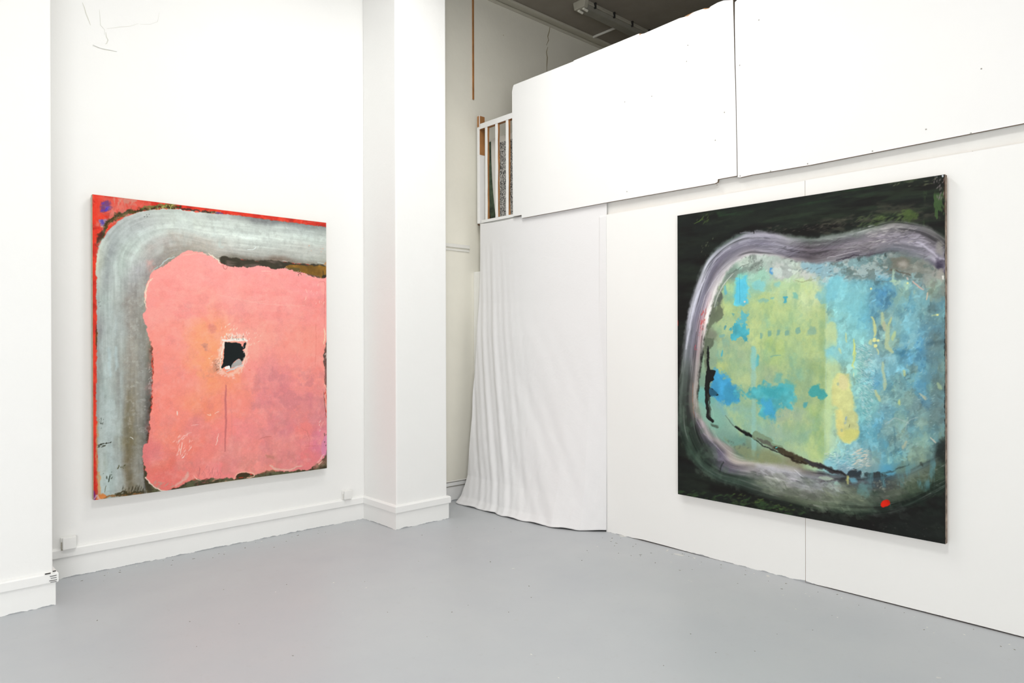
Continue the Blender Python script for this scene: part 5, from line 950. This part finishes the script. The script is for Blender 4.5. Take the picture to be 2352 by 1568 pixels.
('line',[(.8782,.4687),(.8807,.4516)],5,(196,206,146),2,2.5,.8,40,.7),
('line',[(.8629,.3796),(.8641,.3674)],5,(196,212,140),2,2.5,.8,40,.7),
('line',[(.9288,.4022),(.9453,.3885)],5,(190,190,162),2,2.5,.8,40,.7),
('line',[(.9759,.4328),(.9858,.4213)],7,(160,184,150),2,2.5,.8,40,.7),
('line',[(.8507,.7478),(.8477,.7133),(.8667,.7185)],5,(176,206,186),2,2.5,.8,40,.7),
('line',[(.8396,.7212),(.8586,.7202)],5,(176,208,176),2,2.5,.8,40,.7),
('line',[(.9622,.6212),(.9823,.6254)],2,(190,206,150),2,2.5,.8,40,.7),
('line',[(.8873,.2684),(.8766,.2454)],5,(180,186,160),2,2.5,.8,40,.7),
('line',[(.7745,.5524),(.7801,.5397)],6,(200,212,160),2,2.5,.8,40,.7),
('poly',[(.7822,.5569),(.7923,.5569),(.7922,.5478),(.7821,.5478)],(230,232,160),1,1,.95,60,.8,0,1),
('poly',[(.7948,.5544),(.802,.5543),(.802,.5478),(.7947,.5478)],(230,232,160),1,1,.95,60,.8,0,1),
('poly',[(.7863,.5405),(.7964,.5405),(.7963,.5315),(.7862,.5314)],(230,232,160),1,1,.95,60,.8,0,1),
('poly',[(.7742,.7045),(.7798,.7042),(.7798,.6991),(.7741,.6994)],(230,232,160),1,1,.95,60,.8,0,1),
('poly',[(.8893,.7136),(.8945,.7133),(.8945,.7084),(.8892,.7087)],(230,232,160),1,1,.95,60,.8,0,1),
('poly',[(.9748,.6232),(.9798,.6231),(.9798,.6184),(.9748,.6185)],(230,232,160),1,1,.95,60,.8,0,1),
('line',[(.9077,.7163),(.9168,.7073),(.927,.6971),(.9373,.6917)],3,(206,180,168),1.1,1.2,.95,60,.8),
('line',[(.8894,.727),(.8933,.7219)],3,(200,186,178),1.2,1.2,.9,60,0),
('line',[(.95,.6815),(.9487,.672),(.9461,.6637)],3.4,(204,190,168),1.2,1.2,.9,60,0),
('marks',[(.7739,.4638),(.9737,.4685),(.972,.2423),(.7721,.2232)],190,(178,206,204),1.6,2.6,25,.35,175,.8,12),
('marks',[(.7752,.6537),(.975,.6471),(.9737,.4685),(.802,.4644)],60,(176,206,200),2.4,2.5,70,.35,176,.6,12),
('line',[(.8956,.3203),(.8558,.3323),(.8368,.3212),(.8202,.3101)],2,(180,196,196),1.4,2,.6,40,.6),
('line',[(.9219,.3402),(.8957,.33),(.8823,.301)],2,(180,196,196),1.4,2,.5,40,.6),
('line',[(.9598,.2841),(.9723,.2732)],3,(206,200,184),1.2,1.5,.85,60,.6),
('poly',[(.9722,.2661),(.9996,.2779),(.9992,.2213),(.9844,.2257),(.9695,.242)],(30,36,34),6,6,.8,30,0,0,1),
('line',[(.8502,.3048),(.8527,.2741),(.8525,.2432)],2.5,(86,126,136),2,1.5,.7,60,0),
('line',[(.9337,.2049),(.9287,.214)],4,(56,64,60),2,2,.8,60,0),
('line',[(.2851,.7719),(.2867,.7282),(.2864,.6773)],1,(60,150,180),.6,.5,.8,60,0),
('line',[(.3496,.8109),(.3517,.8536)],1,(110,110,120),.6,.5,.5,60,0),
('poly',[(.3049,.6825),(.3123,.6822),(.3104,.6765),(.3049,.6767)],(228,214,196),.8,1,.9,40,0,0,1),
('poly',[(.8131,.091),(.8269,.0954),(.8351,.094),(.8351,.0865),(.8268,.0792),(.8158,.0726),(.8075,.0727),(.8061,.0813)],(206,34,14),1,1.2,1,60,.6,.1,1),
('line',[(1,1.0012),(1.002,.7643),(1.0006,.4101),(1,0)],2.5,(24,22,22),1,1.5,.8,60,0),
('line',[(1,1.0012),(1.0014,.859)],2,(120,70,50),1,2,.5,80,0),
('grain',.03,.02),
]

# ---------------------------------------------------------------- the two paintings
def paint_material(name, rough, spec):
    m = bpy.data.materials.new(name); m.use_nodes = True; k = NT(m)
    a = k.n('ShaderNodeAttribute', _attribute_name='pigment'); k.l(a.outputs['Color'], k.b.inputs['Base Color'])
    k.b.inputs['Roughness'].default_value = rough; k.b.inputs['Specular IOR Level'].default_value = spec
    tc = k.n('ShaderNodeTexCoord'); nz = k.n('ShaderNodeTexNoise', Scale=260., Detail=3., Roughness=.6); k.l(tc.outputs['Object'], nz.inputs['Vector'])
    b = k.n('ShaderNodeBump', Strength=.12, Distance=.001); k.l(nz.outputs['Fac'], b.inputs['Height']); k.l(b.outputs[0], k.b.inputs['Normal'])
    return m
PAINT_GAIN = .92
def painted_canvas(root, ops, origin, uax, nrm, w, h, nx, ny, seed, relief, mat, sag=0):
    """grid of canvas points: pigment goes into a colour attribute, relief into the surface"""
    c = Canvas(w, h, nx, ny, seed).run(ops)
    U = c.X*c.px; Vv = c.Y*c.px; d = c.hgt*relief
    edge = np.minimum(np.minimum(U, w-U), np.minimum(Vv, h-Vv)); d = d*np.clip(edge/.004, 0, 1)
    Z = Vv.copy()
    if sag:   # slightly wavy lower edge of the cloth
        Z = Z-sag*np.exp(-Vv/.03)*(np.sin(U*5.1+.4)*.5+.5*np.exp(-((U-.55)/.22)**2))
    P = np.stack([origin[0]+uax[0]*U+nrm[0]*d, origin[1]+uax[1]*U+nrm[1]*d, origin[2]+Z], -1)-np.array(root.location)
    n = nx*ny; me = bpy.data.meshes.new('canvas'); me.vertices.add(n); me.vertices.foreach_set('co', P.reshape(-1).astype(np.float32))
    idx = np.arange(n).reshape(ny, nx); q = np.stack([idx[:-1, :-1], idx[:-1, 1:], idx[1:, 1:], idx[1:, :-1]], -1).reshape(-1, 4)
    if np.dot(np.cross(np.array(uax), (0, 0, 1)), nrm) < 0: q = q[:, ::-1]
    me.loops.add(q.size); me.loops.foreach_set('vertex_index', q.reshape(-1).astype(np.int32)); me.polygons.add(len(q))
    me.polygons.foreach_set('loop_start', np.arange(0, q.size, 4, dtype=np.int32)); me.polygons.foreach_set('loop_total', np.full(len(q), 4, np.int32))
    me.polygons.foreach_set('use_smooth', np.ones(len(q), bool)); me.update(calc_edges=True)
    rgb = np.clip(lin(c.col)*PAINT_GAIN, .002, .9).reshape(-1, 3); ca = me.color_attributes.new('pigment', 'FLOAT_COLOR', 'POINT')
    ca.data.foreach_set('color', np.concatenate([rgb, np.ones((n, 1))], 1).reshape(-1).astype(np.float32))
    me.materials.append(mat); o = bpy.data.objects.new('canvas', me); COL.objects.link(o); o.parent = root; return o
def jagged(w0, w1, n, amp, seed):
    r = random.Random(seed); return [(w0+(w1-w0)*i/n, r.uniform(-amp, amp)) for i in range(n+1)]
M_canvasback = material('cream_canvas_edge', (.62, .56, .42), .85, .2, 60, .25, 22, (.45, .40, .30))
M_tear = material('raw_canvas_edge', (.46, .36, .28), .85, .3, 50, .6, 26, (.10, .07, .05))
# left painting
LY = 5.131; LX, LZ, LW, LH = 1.082, .4785, 1.6405, 1.9615
lp = empty('painting', (LX+LW/2, LY+.02, LZ)); tag(lp, 'large abstract painting, coral pink field with a black hole inside a grey-blue bend', 'painting')
painted_canvas(lp, CORAL_OPS, (LX, LY, LZ), (1, 0, 0), (0, -1, 0), LW, LH, 820, 980, 5, .00045, paint_material('coral_painting', .65, .25), sag=.006)
fr_ = MB(); fr_.box(LX, LX+.004, LY+.0008, LY+.038, LZ, LZ+LH); fr_.box(LX+LW-.004, LX+LW, LY+.0008, LY+.038, LZ, LZ+LH)
fr_.box(LX+.004, LX+LW-.004, LY+.0008, LY+.038, LZ+LH-.004, LZ+LH); fr_.box(LX+.004, LX+LW-.004, LY+.0008, LY+.038, LZ, LZ+.004)
part(fr_, 'turned_edge', M_canvasback, lp)
sb = MB()
for a in ((LX+.005, LX+.06, LZ+.005, LZ+LH-.005), (LX+LW-.06, LX+LW-.005, LZ+.005, LZ+LH-.005), (LX+.06, LX+LW-.06, LZ+.005, LZ+.06), (LX+.06, LX+LW-.06, LZ+LH-.06, LZ+LH-.005), (LX+LW/2-.03, LX+LW/2+.03, LZ+.06, LZ+LH-.06)):
    sb.box(a[0], a[1], LY+.012, YA-.002, a[2], a[3])
part(sb, 'stretcher', M_raw, lp)
# right painting
RX = 4.2145; RY, RZ, RW, RH = 2.8375, .4095, 1.6655, 1.9620
rp = empty('painting', (RX+.02, RY-RW/2, RZ)); tag(rp, 'large abstract painting, teal and green pool ringed by lilac-grey on black', 'painting')
painted_canvas(rp, TEAL_OPS, (RX, RY, RZ), (0, -1, 0), (-1, 0, 0), RW, RH, 860, 1060, 6, .0006, paint_material('teal_painting', .62, .16))
fr_ = MB(); fr_.box(RX+.0008, RX+.034, RY-.004, RY, RZ, RZ+RH); fr_.box(RX+.0008, RX+.034, RY-RW, RY-RW+.004, RZ, RZ+RH)
fr_.box(RX+.0008, RX+.034, RY-RW+.004, RY-.004, RZ+RH-.004, RZ+RH); fr_.box(RX+.0008, RX+.034, RY-RW+.004, RY-.004, RZ, RZ+.004)
part(fr_, 'turned_edge', M_tear, rp)
sb = MB()
for a in ((RY-.06, RY-.005, RZ+.005, RZ+RH-.005), (RY-RW+.005, RY-RW+.06, RZ+.005, RZ+RH-.005), (RY-RW+.06, RY-.06, RZ+.005, RZ+.06), (RY-RW+.06, RY-.06, RZ+RH-.06, RZ+RH-.005), (RY-RW/2-.03, RY-RW/2+.03, RZ+.06, RZ+RH-.06)):
    sb.box(RX+.012, XR-.001, a[0], a[1], a[2], a[3])
part(sb, 'stretcher', M_raw, rp)
